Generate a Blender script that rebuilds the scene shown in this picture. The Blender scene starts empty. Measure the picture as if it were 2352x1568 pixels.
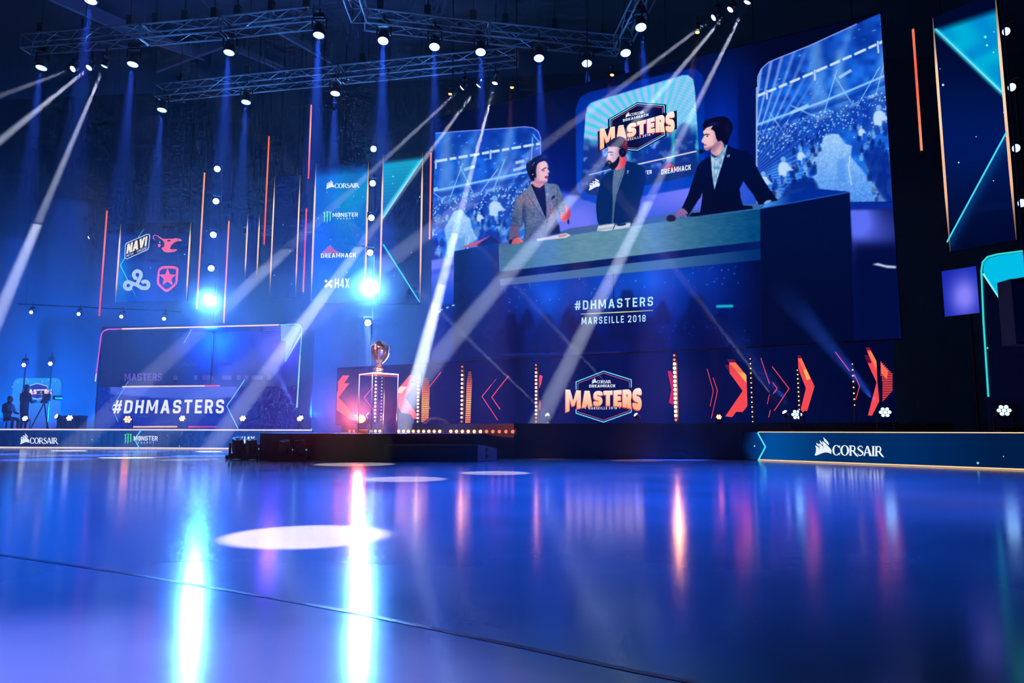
import bpy, bmesh, math, random
import numpy as np
from mathutils import Vector, Matrix, geometry

SC = bpy.context.scene
COL = SC.collection
random.seed(7)
RNG = np.random.default_rng(7)

# ------------------------------------------------------------------ camera
F = 1650.0                      # focal length in pixels of the 2352 px wide frame
PITCH = math.atan((989.5 - 784) / F)
ROLL = math.radians(0.14)
CAM = Vector((0, 0, .65))
cam = bpy.data.objects.new('camera', bpy.data.cameras.new('camera'))
COL.objects.link(cam)
cam.data.sensor_width = 36
cam.data.lens = 36 * F / 2352
cam.data.clip_end = 200
cam.location = CAM
CAMROT = Matrix.Rotation(math.pi / 2 + PITCH, 3, 'X') @ Matrix.Rotation(ROLL, 3, 'Z')
cam.rotation_euler = CAMROT.to_euler()
SC.camera = cam

# ------------------------------------------------------------------ view, world, sampling comfort
SC.view_settings.view_transform = 'Standard'
SC.view_settings.look = 'None'
SC.view_settings.gamma = 1
SC.view_settings.use_curve_mapping = False
SC.view_settings.exposure = 0
world = bpy.data.worlds.new('world')
SC.world = world
world.use_nodes = True
world.node_tree.nodes['Background'].inputs[0].default_value = (.0004, .0008, .004, 1)
CY = SC.cycles
CY.use_denoising = True
CY.max_bounces = 5
CY.diffuse_bounces = 1
CY.glossy_bounces = 2
CY.use_adaptive_sampling = True
CY.adaptive_threshold = .1
CY.adaptive_min_samples = 12
CY.light_sampling_threshold = .02
CY.transmission_bounces = 6
CY.transparent_max_bounces = 8
CY.volume_bounces = 0
CY.caustics_reflective = False
CY.caustics_refractive = False
CY.sample_clamp_indirect = 6


def spot(p, t, col, e, ang, blend=.4, soft=.06, name='spot'):
    l = bpy.data.lights.new(name, 'SPOT')
    l.color = col
    l.energy = e
    l.spot_size = math.radians(ang)
    l.spot_blend = blend
    l.shadow_soft_size = soft
    o = bpy.data.objects.new(name, l)
    COL.objects.link(o)
    o.location = p
    o.rotation_euler = (Vector(t) - Vector(p)).to_track_quat('-Z', 'Y').to_euler()
    return o


def point(p, col, e, soft=.1, name='glow'):
    l = bpy.data.lights.new(name, 'POINT')
    l.color = col
    l.energy = e
    l.shadow_soft_size = soft
    o = bpy.data.objects.new(name, l)
    COL.objects.link(o)
    o.location = p
    return o


BLUE = (.03, .16, 1)
DEEP = (.035, .10, 1)
CYAN = (.05, .42, 1)
WHITE = (.86, .88, 1)
# blue washes from the grid onto the arena floor, then two added lavender spots
spot((-5, 3, 12), (-4, 6.5, 0), (.0, .11, 1), 20000, 62, 1)
spot((5, 3, 12), (3.0, 8, 0), (.0, .10, 1), 11500, 60, 1)
spot((-1.4, .6, 12), (-1.2, 1.35, 0), (.26, .30, 1), 22000, 15, 1)  # lavender spots added for the lamp glow on the near floor
spot((-3, .6, 12), (-2.2, 1.7, 0), (.2, .22, 1), 7000, 13, 1)
# unseen spots added to light the roof beams, far floor and left drape
spot((-12, 21, 13.2), (-12, 21.5, 16), (.01, .10, 1), 600, 140, 1)
spot((-5, 22, 13.2), (-5, 22.5, 16), (.01, .10, 1), 400, 140, 1)
spot((2, 9, 12), (2, 10.5, 0), (.0, .10, 1), 23000, 62, 1)
spot((-16, 28.6, 1.2), (-14, 32, 3), (0, .17, 1), 8500, 130, 1)
spot((-21, 29.5, 1.2), (-21, 33, 3), (0, .17, 1), 7500, 130, 1)
spot((-7.5, 27.4, 1.2), (-7, 31, 3), (0, .15, 1), 4500, 120, 1)

# ------------------------------------------------------------------ geometry helpers


def ray(px, py):
    d = CAMROT @ Vector(((px - 1176) / F, (784 - py) / F, -1))
    return d


def at_z(px, py, z):
    d = ray(px, py)
    return CAM + d * ((z - CAM.z) / d.z)


def at_y(px, py, y):
    d = ray(px, py)
    return CAM + d * (y / d.y)


class Plane:
    """vertical plane through a floor point with a horizontal direction; (s, z) are its own coordinates"""

    def __init__(self, p, d):
        self.p = Vector((p[0], p[1], 0))
        self.d = Vector((d[0], d[1], 0)).normalized()
        self.n = Vector((self.d.y, -self.d.x, 0))
        if self.n.y > 0:
            self.n = -self.n

    def off(self, k):
        q = Plane(self.p + self.n * k, self.d)
        return q

    def hit(self, px, py, k=0):
        d = ray(px, py)
        t = (self.p + self.n * k - CAM).dot(self.n) / d.dot(self.n)
        return CAM + d * t

    def sz(self, px, py):
        h = self.hit(px, py)
        return (h - self.p).dot(self.d), h.z

    def at(self, s, z, k=0):
        return self.p + self.d * s + self.n * k + Vector((0, 0, z))


RI = np.array([list(r) for r in CAMROT.transposed()])


def to_px(P):
    P = np.asarray(P, float) - np.array(CAM)
    c = P @ RI.T
    return 1176 + F * c[..., 0] / -c[..., 2], 784 - F * c[..., 1] / -c[..., 2]


def lin(c):
    c = np.asarray(c, float) / 255.
    return np.where(c <= .04045, c / 12.92, ((c + .055) / 1.055) ** 2.4)


MATS = {}


def nodes(name):
    m = bpy.data.materials.new(name)
    m.use_nodes = True
    nt = m.node_tree
    return m, nt, nt.nodes['Principled BSDF']


def surf(name, col, rough=.5, metal=0, noise=0, scale=8):
    if name in MATS:
        return MATS[name]
    m, nt, b = nodes(name)
    b.inputs['Base Color'].default_value = (*col, 1)
    b.inputs['Roughness'].default_value = rough
    b.inputs['Metallic'].default_value = metal
    if noise:
        tc = nt.nodes.new('ShaderNodeTexCoord')
        n = nt.nodes.new('ShaderNodeTexNoise')
        n.inputs['Scale'].default_value = scale
        n.inputs['Detail'].default_value = 4
        r = nt.nodes.new('ShaderNodeValToRGB')
        r.color_ramp.elements[0].color = tuple(c * (1 - noise) for c in col) + (1,)
        r.color_ramp.elements[1].color = tuple(min(1, c * (1 + noise)) for c in col) + (1,)
        nt.links.new(tc.outputs['Object'], n.inputs['Vector'])
        nt.links.new(n.outputs['Fac'], r.inputs[0])
        nt.links.new(r.outputs[0], b.inputs['Base Color'])
    MATS[name] = m
    return m


def emat(rgb, s=1.0, sample=False):
    """a lit LED or lamp surface; rgb as displayed 0-255"""
    k = ('e', tuple(rgb), s, sample)
    if k in MATS:
        return MATS[k]
    m = bpy.data.materials.new('led_light')
    m.use_nodes = True
    nt = m.node_tree
    nt.nodes.clear()
    o = nt.nodes.new('ShaderNodeOutputMaterial')
    e = nt.nodes.new('ShaderNodeEmission')
    e.inputs[0].default_value = (*lin(rgb), 1)
    e.inputs[1].default_value = s
    nt.links.new(e.outputs[0], o.inputs[0])
    if not sample:
        m.cycles.emission_sampling = 'NONE'
    MATS[k] = m
    return m


def lamp_mat(col, s):
    """the face of a lamp: coloured light far brighter than the camera can hold"""
    k = ('l', col, s)
    if k not in MATS:
        m = bpy.data.materials.new('lamp_face')
        m.use_nodes = True
        nt = m.node_tree
        nt.nodes.clear()
        o = nt.nodes.new('ShaderNodeOutputMaterial')
        e = nt.nodes.new('ShaderNodeEmission')
        e.inputs[0].default_value = (*col, 1)
        e.inputs[1].default_value = s
        nt.links.new(e.outputs[0], o.inputs[0])
        if s < 100:
            m.cycles.emission_sampling = 'NONE'
        MATS[k] = m
    return MATS[k]


def led_mat():
    """LED wall surface showing the colours carried by the panel's picture"""
    if 'ledpic' in MATS:
        return MATS['ledpic']
    m = bpy.data.materials.new('led_picture')
    m.use_nodes = True
    nt = m.node_tree
    nt.nodes.clear()
    o = nt.nodes.new('ShaderNodeOutputMaterial')
    e = nt.nodes.new('ShaderNodeEmission')
    a = nt.nodes.new('ShaderNodeVertexColor')
    a.layer_name = 'picture'
    nt.links.new(a.outputs[0], e.inputs[0])
    nt.links.new(e.outputs[0], o.inputs[0])
    m.cycles.emission_sampling = 'NONE'
    MATS['ledpic'] = m
    return m


class MB:
    def __init__(self):
        self.v = []
        self.f = []

    def add(self, vs, fs):
        n = len(self.v)
        self.v += [Vector(p) for p in vs]
        self.f += [tuple(i + n for i in f) for f in fs]
        return self

    def box(self, c, s, M=None, bev=0):
        c = Vector(c)
        hx, hy, hz = s[0] / 2, s[1] / 2, s[2] / 2
        vs = [Vector((x, y, z)) for x in (-hx, hx) for y in (-hy, hy) for z in (-hz, hz)]
        if M is not None:
            vs = [M @ p for p in vs]
        return self.add([c + p for p in vs],
                        [(0, 1, 3, 2), (4, 6, 7, 5), (0, 4, 5, 1), (2, 3, 7, 6), (0, 2, 6, 4), (1, 5, 7, 3)])

    def tube(self, a, b, r, n=6, r2=None, cap=True):
        a, b = Vector(a), Vector(b)
        r2 = r if r2 is None else r2
        q = (b - a).to_track_quat('Z', 'Y').to_matrix()
        vs = []
        for p, rr in ((a, r), (b, r2)):
            for i in range(n):
                t = 2 * math.pi * i / n
                vs.append(p + q @ Vector((math.cos(t) * rr, math.sin(t) * rr, 0)))
        fs = [(i, (i + 1) % n, n + (i + 1) % n, n + i) for i in range(n)]
        if cap:
            fs += [tuple(range(n))[::-1], tuple(range(n, 2 * n))]
        return self.add(vs, fs)

    def path(self, pts, r, n=8):
        for a, b in zip(pts, pts[1:]):
            self.tube(a, b, r, n)
        return self

    def lathe(self, prof, n=20, M=None, o=(0, 0, 0), cap=True):
        M = M or Matrix.Identity(3)
        o = Vector(o)
        vs, fs = [], []
        for (r, z) in prof:
            for i in range(n):
                t = 2 * math.pi * i / n
                vs.append(o + M @ Vector((r * math.cos(t), r * math.sin(t), z)))
        for k in range(len(prof) - 1):
            for i in range(n):
                j = (i + 1) % n
                fs.append((k * n + i, k * n + j, (k + 1) * n + j, (k + 1) * n + i))
        if cap:
            fs += [tuple(range(n))[::-1], tuple(range((len(prof) - 1) * n, len(prof) * n))]
        return self.add(vs, fs)

    def sphere(self, c, r, n=10, m=6):
        prof = [(max(1e-4, r * math.sin(math.pi * k / m)), -r * math.cos(math.pi * k / m)) for k in range(m + 1)]
        return self.lathe(prof, n, None, c, cap=False)

    def prism(self, poly, z0, z1):
        n = len(poly)
        vs = [(p[0], p[1], z0) for p in poly] + [(p[0], p[1], z1) for p in poly]
        tris = geometry.tessellate_polygon([[Vector((p[0], p[1], 0)) for p in poly]])
        fs = [(i, (i + 1) % n, n + (i + 1) % n, n + i) for i in range(n)]
        fs += [tuple(t) for t in tris] + [tuple(i + n for i in t)[::-1] for t in tris]
        return self.add(vs, fs)


def obj(name, mb, mat, parent=None, smooth=False, kind=None, cols=None):
    me = bpy.data.meshes.new(name)
    off = parent_origin(parent)
    me.from_pydata([tuple(p - off) for p in mb.v], [], mb.f)
    for m in (mat if isinstance(mat, (list, tuple)) else [mat]):
        me.materials.append(m)
    if smooth:
        me.polygons.foreach_set('use_smooth', [True] * len(me.polygons))
    me.update()
    o = bpy.data.objects.new(name, me)
    COL.objects.link(o)
    if parent is not None:
        o.parent = parent
    if kind:
        o['kind'] = kind
    if cols is not None:
        ca = me.color_attributes.new('picture', 'FLOAT_COLOR', 'POINT')
        c4 = np.ones((len(me.vertices), 4), np.float32)
        c4[:, :3] = lin(cols)
        ca.data.foreach_set('color', c4.ravel())
    return o


def parent_origin(p):
    v = Vector((0, 0, 0))
    while p is not None:
        v = v + Vector(p.location)
        p = p.parent
    return v


def thing(name, label, cat, loc=(0, 0, 0), group=None):
    o = bpy.data.objects.new(name, None)
    o.empty_display_size = .1
    COL.objects.link(o)
    o.location = loc
    o['label'] = label
    o['category'] = cat
    if group:
        o['group'] = group
    return o


def tag(o, label, cat, group=None):
    o['label'] = label
    o['category'] = cat
    if group:
        o['group'] = group
    return o


def dup(root, loc, rot=None, label=None, group=None):
    r = root.copy()
    COL.objects.link(r)
    r.location = loc
    if rot is not None:
        r.rotation_euler = rot
    if label:
        r['label'] = label
    if group:
        r['group'] = group
    for ch in list(root.children):
        c = ch.copy()
        COL.objects.link(c)
        c.parent = r
        for g in list(ch.children):
            d = g.copy()
            COL.objects.link(d)
            d.parent = c
    return r


# ---- flat graphics on LED walls: outlines given in photo pixels, laid on the wall's own plane


def smooth_poly(pts, k=4, closed=True):
    P = [Vector((p[0], p[1])) for p in pts]
    n = len(P)
    out = []
    rng = range(n) if closed else range(n - 1)
    for i in rng:
        if closed:
            a, b, c, d = P[i - 1], P[i], P[(i + 1) % n], P[(i + 2) % n]
        else:
            a, b, c, d = P[max(0, i - 1)], P[i], P[i + 1], P[min(n - 1, i + 2)]
        for j in range(k):
            t = j / k
            out.append(tuple(.5 * ((2 * b) + (c - a) * t + (2 * a - 5 * b + 4 * c - d) * t * t + (3 * b - a - 3 * c + d) * t ** 3)))
    if not closed:
        out.append(tuple(P[-1]))
    return out


def polys_mesh(polys):
    """polys: list of outlines, or (outline, [holes]) -> 2D verts, tris"""
    V, T = [], []
    for p in polys:
        loops = [p] if not (isinstance(p, tuple) and len(p) == 2 and isinstance(p[1], list)) else [p[0]] + p[1]
        n = len(V)
        for L in loops:
            V += [(q[0], q[1]) for q in L]
        tr = geometry.tessellate_polygon([[Vector((q[0], q[1], 0)) for q in L] for L in loops])
        T += [tuple(i + n for i in t) for t in tr]
    return V, T


def flat(name, VT, plane, k, mat, parent, cols=None, label=None):
    V, T = VT
    mb = MB()
    mb.add([plane.hit(x, y, k) for x, y in V], T)
    o = obj(name, mb, mat if cols is None else led_mat(), parent, cols=cols)
    if label:
        o['label'] = label
    return o


def stroke(pts, w, closed=False):
    """a polyline of given pixel width as quads with mitred joints"""
    P = [Vector((p[0], p[1])) for p in pts]
    n = len(P)
    V, T = [], []
    ws = w if isinstance(w, (list, tuple)) else [w] * n
    for i in range(n):
        if closed:
            a, c = P[i - 1], P[(i + 1) % n]
        else:
            a, c = P[max(0, i - 1)], P[min(n - 1, i + 1)]
        d1 = (P[i] - a)
        d2 = (c - P[i])
        d1 = d1.normalized() if d1.length > 1e-6 else d2.normalized()
        d2 = d2.normalized() if d2.length > 1e-6 else d1
        t = (d1 + d2)
        t = t.normalized() if t.length > 1e-6 else d1
        m = Vector((-t.y, t.x))
        h = ws[i] / 2 / max(.35, abs(m.dot(Vector((-d1.y, d1.x)))))
        V += [tuple(P[i] + m * h), tuple(P[i] - m * h)]
    for i in range(n if closed else n - 1):
        j = (i + 1) % n
        T.append((2 * i, 2 * i + 1, 2 * j + 1, 2 * j))
    return V, T


def join(*vts):
    V, T = [], []
    for v, t in vts:
        n = len(V)
        V += list(v)
        T += [tuple(i + n for i in q) for q in t]
    return V, T


GLY = {}


def rpath(pts, r, n=4, closed=False):
    """polyline with rounded corners"""
    P = [Vector(p) for p in pts]
    out = []
    m = len(P)
    for i, p in enumerate(P):
        if not closed and i in (0, m - 1):
            out.append(tuple(p))
            continue
        a, c = P[i - 1], P[(i + 1) % m]
        u, v = a - p, c - p
        rr = min(r, u.length * .49, v.length * .49)
        u, v = u.normalized() * rr, v.normalized() * rr
        for k in range(n + 1):
            t = k / n
            out.append(tuple((p + u) * (1 - t) ** 2 + p * 2 * t * (1 - t) + (p + v) * t * t))
    return out


def quadp(*p):
    return [tuple(q) for q in p], [tuple(range(len(p)))]


def letter(ch, t):
    """one capital as flat pieces in a box of height 1, y down -> (pieces, width)"""
    w = {'M': .84 + max(0, t - .17) * 1.9, 'N': .68, 'I': t, '1': .4, 'A': .72, 'V': .7, '#': .66, 'T': .62, 'E': .54, 'L': .52, 'X': .68, 'Y': .66, 'K': .66}.get(ch, .62)
    a = t / 2
    x0, x1, y0, y1 = a, w - a, a, 1 - a
    th = t * 1.12
    bar = lambda xa, xb, y: quadp((xa, y - a), (xb, y - a), (xb, y + a), (xa, y + a))
    stem = lambda x, ya=0., yb=1.: quadp((x - a, ya), (x + a, ya), (x + a, yb), (x - a, yb))
    par = lambda xb, xt, ya=1., yb=0.: quadp((xb, ya), (xb + th, ya), (xt + th, yb), (xt, yb))
    r = .24
    P = {
        'D': lambda: [stroke(rpath([(x0, y0), (x1, y0), (x1, y1), (x0, y1)], r, 4, False) + [(x0, y0)], t), stem(x0)],
        'O': lambda: [stroke(rpath([(x0, y0), (x1, y0), (x1, y1), (x0, y1)], r, 4, True), t, True)],
        'H': lambda: [stem(x0), stem(x1), bar(0, w, .5)],
        'M': lambda: [stem(x0), stem(x1), quadp((t * .35, 0), (t * 1.15, 0), (w / 2 + t * .36, .80), (w / 2 - t * .36, .80)), quadp((w - t * .35, 0), (w - t * 1.15, 0), (w / 2 - t * .36, .80), (w / 2 + t * .36, .80))],
        'A': lambda: [par(0, w / 2 - th * .55), par(w - th, w / 2 - th * .45), bar(w * .24, w * .76, .70)],
        'S': lambda: [stroke(rpath([(x1, .31), (x1, y0), (x0, y0), (x0, .5), (x1, .5), (x1, y1), (x0, y1), (x0, .69)], r, 4), t)],
        'T': lambda: [bar(0, w, y0), stem(w / 2)],
        'E': lambda: [stem(x0), bar(0, w, y0), bar(0, w * .92, .5), bar(0, w, y1)],
        'F': lambda: [stem(x0), bar(0, w, y0), bar(0, w * .92, .5)],
        'R': lambda: [stem(x0), stroke(rpath([(x0, y0), (x1, y0), (x1, .54), (x0, .54)], r, 4), t), par(w - th, w * .42, 1, .54)],
        'C': lambda: [stroke(rpath([(x1, .34), (x1, y0), (x0, y0), (x0, y1), (x1, y1), (x1, .66)], r, 4), t)],
        'G': lambda: [stroke(rpath([(x1, .34), (x1, y0), (x0, y0), (x0, y1), (x1, y1), (x1, .5)], r, 4), t), bar(w * .5, w, .54)],
        'I': lambda: [stem(w / 2)],
        'L': lambda: [stem(x0), bar(0, w, y1)],
        'K': lambda: [stem(x0), par(t * .7, w - th, .62, 0), par(w - th, w * .3, 1, .36)],
        'N': lambda: [stem(x0), stem(x1), quadp((0, 0), (th, 0), (w, 1), (w - th, 1))],
        'U': lambda: [stroke(rpath([(x0, 0), (x0, y1), (x1, y1), (x1, 0)], r, 4), t)],
        'X': lambda: [par(0, w - th), par(w - th, 0)],
        'V': lambda: [par(w / 2 - th / 2, 0), par(w / 2 - th / 2, w - th)],
        'Y': lambda: [par(w / 2 - th / 2, 0, .56, 0), par(w / 2 - th / 2, w - th, .56, 0), stem(w / 2, .5, 1)],
        '0': lambda: [stroke(rpath([(x0, y0), (x1, y0), (x1, y1), (x0, y1)], r, 4, True), t, True)],
        '1': lambda: [stem(w - a), quadp((w - t, 0), (w, 0), (w - t * .4, t * 1.1), (0, .34), (0, .34 - t))],
        '2': lambda: [stroke(rpath([(x0, .31), (x0, y0), (x1, y0), (x1, .42), (x0 + a * .3, y1)], r, 4), t), bar(0, w, y1)],
        '4': lambda: [stem(w * .74), bar(0, w, .74), par(0, w * .5, .74, 0)],
        '8': lambda: [stroke(rpath([(x0, y0), (x1, y0), (x1, .49), (x0, .49)], r * .8, 4, True), t, True), stroke(rpath([(x0, .49), (x1, .49), (x1, y1), (x0, y1)], r * .8, 4, True), t, True)],
        '#': lambda: [quadp((w * .16, 1), (w * .16 + t * .85, 1), (w * .32 + t * .85, 0), (w * .32, 0)), quadp((w * .56, 1), (w * .56 + t * .85, 1), (w * .72 + t * .85, 0), (w * .72, 0)), quadp((0, .30), (w, .30), (w, .30 + t * .8), (0, .30 + t * .8)), quadp((0, .62), (w, .62), (w, .62 + t * .8), (0, .62 + t * .8))],
    }
    return P[ch](), w


def roman(ch):
    """bookish capitals with thick and thin strokes for the sail wordmark"""
    def ring(w, t, gap):
        o = [(w / 2 + w / 2 * math.cos(q), .5 + .52 * math.sin(q)) for q in np.linspace(gap, 2 * math.pi - gap, 26)]
        i = [(w / 2 + (w / 2 - t) * math.cos(q), .5 + .455 * math.sin(q)) for q in np.linspace(gap, 2 * math.pi - gap, 26)]
        V = o + i
        n = len(o)
        return V, [(k, k + 1, n + k + 1, n + k) for k in range(n - 1)]
    st = lambda x, t=.2: join(quadp((x, 0), (x + t, 0), (x + t, 1), (x, 1)), quadp((x - .06, .0), (x + t + .03, 0), (x + t + .03, .05), (x - .06, .05)), quadp((x - .06, .95), (x + t + .06, .95), (x + t + .06, 1), (x - .06, 1)))
    if ch == 'C':
        return [ring(.84, .2, .62), quadp((.70, .02), (.79, .02), (.80, .36), (.74, .30)), quadp((.74, .74), (.80, .66), (.79, .96), (.72, .98))], .84
    if ch == 'O':
        return [ring(.92, .22, 0.001)], .92
    if ch == 'I':
        return [st(.06)], .34
    if ch == 'R':
        return [st(.06), stroke(rpath([(.2, .04), (.60, .04), (.60, .52), (.2, .52)], .26, 5), [.09] + [.1] * 5 + [.16] * 4 + [.1] * 3 + [.09])] + [quadp((.30, .52), (.52, .50), (.98, 1.08), (.84, 1.08), (.70, 1.0))], .86
    if ch == 'S':
        return [stroke(smooth_poly([(.56, .22), (.48, .06), (.28, .045), (.12, .16), (.15, .34), (.38, .50), (.56, .66), (.54, .86), (.34, .96), (.14, .92), (.06, .74)], 3, False), [.06] * 4 + [.10] * 6 + [.19] * 10 + [.10] * 7 + [.06] * 4)], .66
    if ch == 'A':
        return [quadp((.0, 1), (.17, 1), (.42, 0), (.34, 0)), quadp((.34, 0), (.52, 0), (.88, 1), (.62, 1)), quadp((.2, .64), (.66, .64), (.66, .72), (.18, .72))], .88
    return [], .4


def glyphs(text, bold=0.0, space=1.0):
    """lettering normalised to a unit box (y down); bold sets the stroke, space the gap between letters"""
    k = (text, bold, space)
    if k in GLY:
        return GLY[k]
    t = .13 + bold * 1.9
    gap = .16 * space ** 3
    x = 0
    parts = []
    for ch in text:
        if ch == ' ':
            x += .4
            continue
        L, w = (roman(ch) if text == 'CORSAIR' else letter(ch, t))
        for V, T in L:
            parts.append(([(p[0] + x, p[1]) for p in V], T))
        x += w + (-.02 if text == 'CORSAIR' else gap)
    V, T = join(*parts)
    V = np.array(V, float)
    lo, hi = V.min(0), V.max(0)
    if text == 'CORSAIR':
        lo[1], hi[1] = -.02, 1.02
    else:
        lo[1], hi[1] = 0, 1
    V = (V - lo) / (hi - lo)
    GLY[k] = (V, T)
    return GLY[k]


def bil(q, u, v):
    (a, b, c, d) = [np.array(p, float) for p in q]      # TL TR BR BL
    u = np.asarray(u)[..., None]
    v = np.asarray(v)[..., None]
    return a * (1 - u) * (1 - v) + b * u * (1 - v) + c * u * v + d * (1 - u) * v


def text_in(text, q, bold=0.0, space=1.0, warp=None):
    V, T = glyphs(text, bold, space)
    u, v = V[:, 0], V[:, 1]
    if warp:
        u, v = warp(u, v)
    return [tuple(p) for p in bil(q, u, v)], T


def unit_in(VT, box, q):
    """map a drawing made in box (x0,y0,x1,y1) into the quad q"""
    V, T = VT
    V = np.array(V, float)
    u = (V[:, 0] - box[0]) / (box[2] - box[0])
    v = (V[:, 1] - box[1]) / (box[3] - box[1])
    return [tuple(p) for p in bil(q, u, v)], T


def quad(x0, y0, x1, y1, slope=0, shear=0):
    """rectangle in pixels whose right side is raised by slope*width and whose top leans by shear*height"""
    w, h = x1 - x0, y1 - y0
    return [(x0 + shear * h, y0), (x1 + shear * h, y0 - slope * w), (x1, y1 - slope * w), (x0, y1)]


# ---- a picture on an LED wall: rectangular grid on the wall, colours from a function of the picture


def picture(name, plane, s0, s1, z0, z1, func, parent, step=.03, k=0, ids=None, names=None, lift=None):
    ns, nz = max(2, int((s1 - s0) / step)), max(2, int((z1 - z0) / step))
    S, Z = np.meshgrid(np.linspace(s0, s1, ns + 1), np.linspace(z0, z1, nz + 1))
    p, d, n = np.array(plane.p), np.array(plane.d), np.array(plane.n)
    W = p + S[..., None] * d + n * k + Z[..., None] * np.array((0, 0, 1))
    px, py = to_px(W)
    rgb = func(px, py)
    c4 = np.ones((nz + 1, ns + 1, 4), np.float32)
    c4[..., :3] = lin(np.clip(rgb, 0, 255))
    I = np.arange((nz + 1) * (ns + 1)).reshape(nz + 1, ns + 1)
    quads = np.stack([I[:-1, :-1], I[:-1, 1:], I[1:, 1:], I[1:, :-1]], -1).reshape(-1, 4)
    org = np.array(parent_origin(parent))
    if ids is None:
        groups = [(name, np.ones(len(quads), bool), 0)]
    else:
        lab = ids((px[:-1, :-1] + px[1:, 1:]) / 2, (py[:-1, :-1] + py[1:, 1:]) / 2).ravel()
        groups = [(names[i], (lab == i) | (np.isin(lab, list(lift or {})) if i == 0 else False), (lift or {}).get(i, 0)) for i in sorted(names)]
    out = []
    Wf, Cf = W.reshape(-1, 3) - org, c4.reshape(-1, 4)
    for nm, msk, up in groups:
        qs = quads[msk]
        if not len(qs):
            continue
        used, inv = np.unique(qs, return_inverse=True)
        inv = inv.reshape(qs.shape)
        me = bpy.data.meshes.new(nm)
        me.vertices.add(len(used))
        me.vertices.foreach_set('co', (Wf[used] + n * up).astype(np.float32).ravel())
        me.loops.add(inv.size)
        me.loops.foreach_set('vertex_index', inv.astype(np.int32).ravel())
        me.polygons.add(len(inv))
        me.polygons.foreach_set('loop_start', (np.arange(len(inv)) * 4).astype(np.int32))
        me.update(calc_edges=True)
        ca = me.color_attributes.new('picture', 'FLOAT_COLOR', 'POINT')
        ca.data.foreach_set('color', Cf[used].ravel())
        me.materials.append(led_mat())
        me.validate()
        o = bpy.data.objects.new(nm, me)
        COL.objects.link(o)
        o.parent = parent
        out.append(o)
    return out


def mix(a, b, t):
    t = np.clip(t, 0, 1)[..., None]
    return np.asarray(a, float) * (1 - t) + np.asarray(b, float) * t


def blob(px, py, x, y, rx, ry=None):
    ry = ry or rx
    return np.exp(-(((px - x) / rx) ** 2 + ((py - y) / ry) ** 2))


def line_glow(px, py, a, b, w):
    ax, ay = a
    dx, dy = b[0] - ax, b[1] - ay
    L2 = dx * dx + dy * dy
    t = np.clip(((px - ax) * dx + (py - ay) * dy) / L2, 0, 1)
    d = np.hypot(px - ax - t * dx, py - ay - t * dy)
    return np.exp(-(d / w) ** 2)


# ------------------------------------------------------------------ planes of the set
fl = at_z(0, 1028.6, 0)
fr = at_z(560, 1031.5, 0)
LB = Plane(fl, fr - fl)                         # front of the left LED kerb
PL = LB.off(-2.9)                               # left wing LED banners
BOOTH = LB.off(-1.5)                            # left booth front
rl = at_z(1740, 1057, 0)
rr = at_z(2352, 1080, 0)
RB = Plane(rl, rr - rl)                         # front of the right LED kerb
PR = RB.off(-2.3)                               # right wing banners
PC = Plane((-3.4, 21.97), (.887, -.462))        # centre wall

# ------------------------------------------------------------------ the hall
m, nt, b = nodes('polished_floor')
tc = nt.nodes.new('ShaderNodeTexCoord')
n1 = nt.nodes.new('ShaderNodeTexNoise')
n1.inputs['Scale'].default_value = .8
n1.inputs['Detail'].default_value = 5
r1 = nt.nodes.new('ShaderNodeValToRGB')
r1.color_ramp.elements[0].position = .3
r1.color_ramp.elements[0].color = (.17, .18, .21, 1)
r1.color_ramp.elements[1].position = .75
r1.color_ramp.elements[1].color = (.26, .27, .31, 1)
r2 = nt.nodes.new('ShaderNodeMapRange')
r2.inputs[3].default_value = .12
r2.inputs[4].default_value = .17
n2 = nt.nodes.new('ShaderNodeTexNoise')
n2.inputs['Scale'].default_value = 1.6
n2.inputs['Detail'].default_value = 3
bp = nt.nodes.new('ShaderNodeBump')
bp.inputs['Strength'].default_value = .015
bp.inputs['Distance'].default_value = .02
nt.links.new(tc.outputs['Object'], n1.inputs['Vector'])
nt.links.new(tc.outputs['Object'], n2.inputs['Vector'])
nt.links.new(n1.outputs['Fac'], r1.inputs[0])
nt.links.new(r1.outputs[0], b.inputs['Base Color'])
nt.links.new(n1.outputs['Fac'], r2.inputs[0])
nt.links.new(r2.outputs[0], b.inputs['Roughness'])
nt.links.new(n2.outputs['Fac'], bp.inputs['Height'])
nt.links.new(bp.outputs['Normal'], b.inputs['Normal'])
b.inputs['IOR'].default_value = 1.65
FLOORM = m
floor = obj('floor', MB().box((0, 18, -.1), (76, 60, .2)), FLOORM, kind='structure')
seam = [at_z(x, y, 0) for x, y in ((-60, 1264), (0, 1274), (300, 1318), (620, 1372), (820, 1408), (1200, 1486), (1450, 1540), (1600, 1568))]
mb = MB()
vs = []
for p in seam:
    d = .013
    vs += [p + Vector((d * .3, d, .0015)), p + Vector((-d * .3, -d, .0015))]
mb.add(vs, [(2 * i, 2 * i + 1, 2 * i + 3, 2 * i + 2) for i in range(len(seam) - 1)])
obj('seam_tape', mb, surf('dark_tape', (.03, .04, .08), .3), floor)

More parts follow.
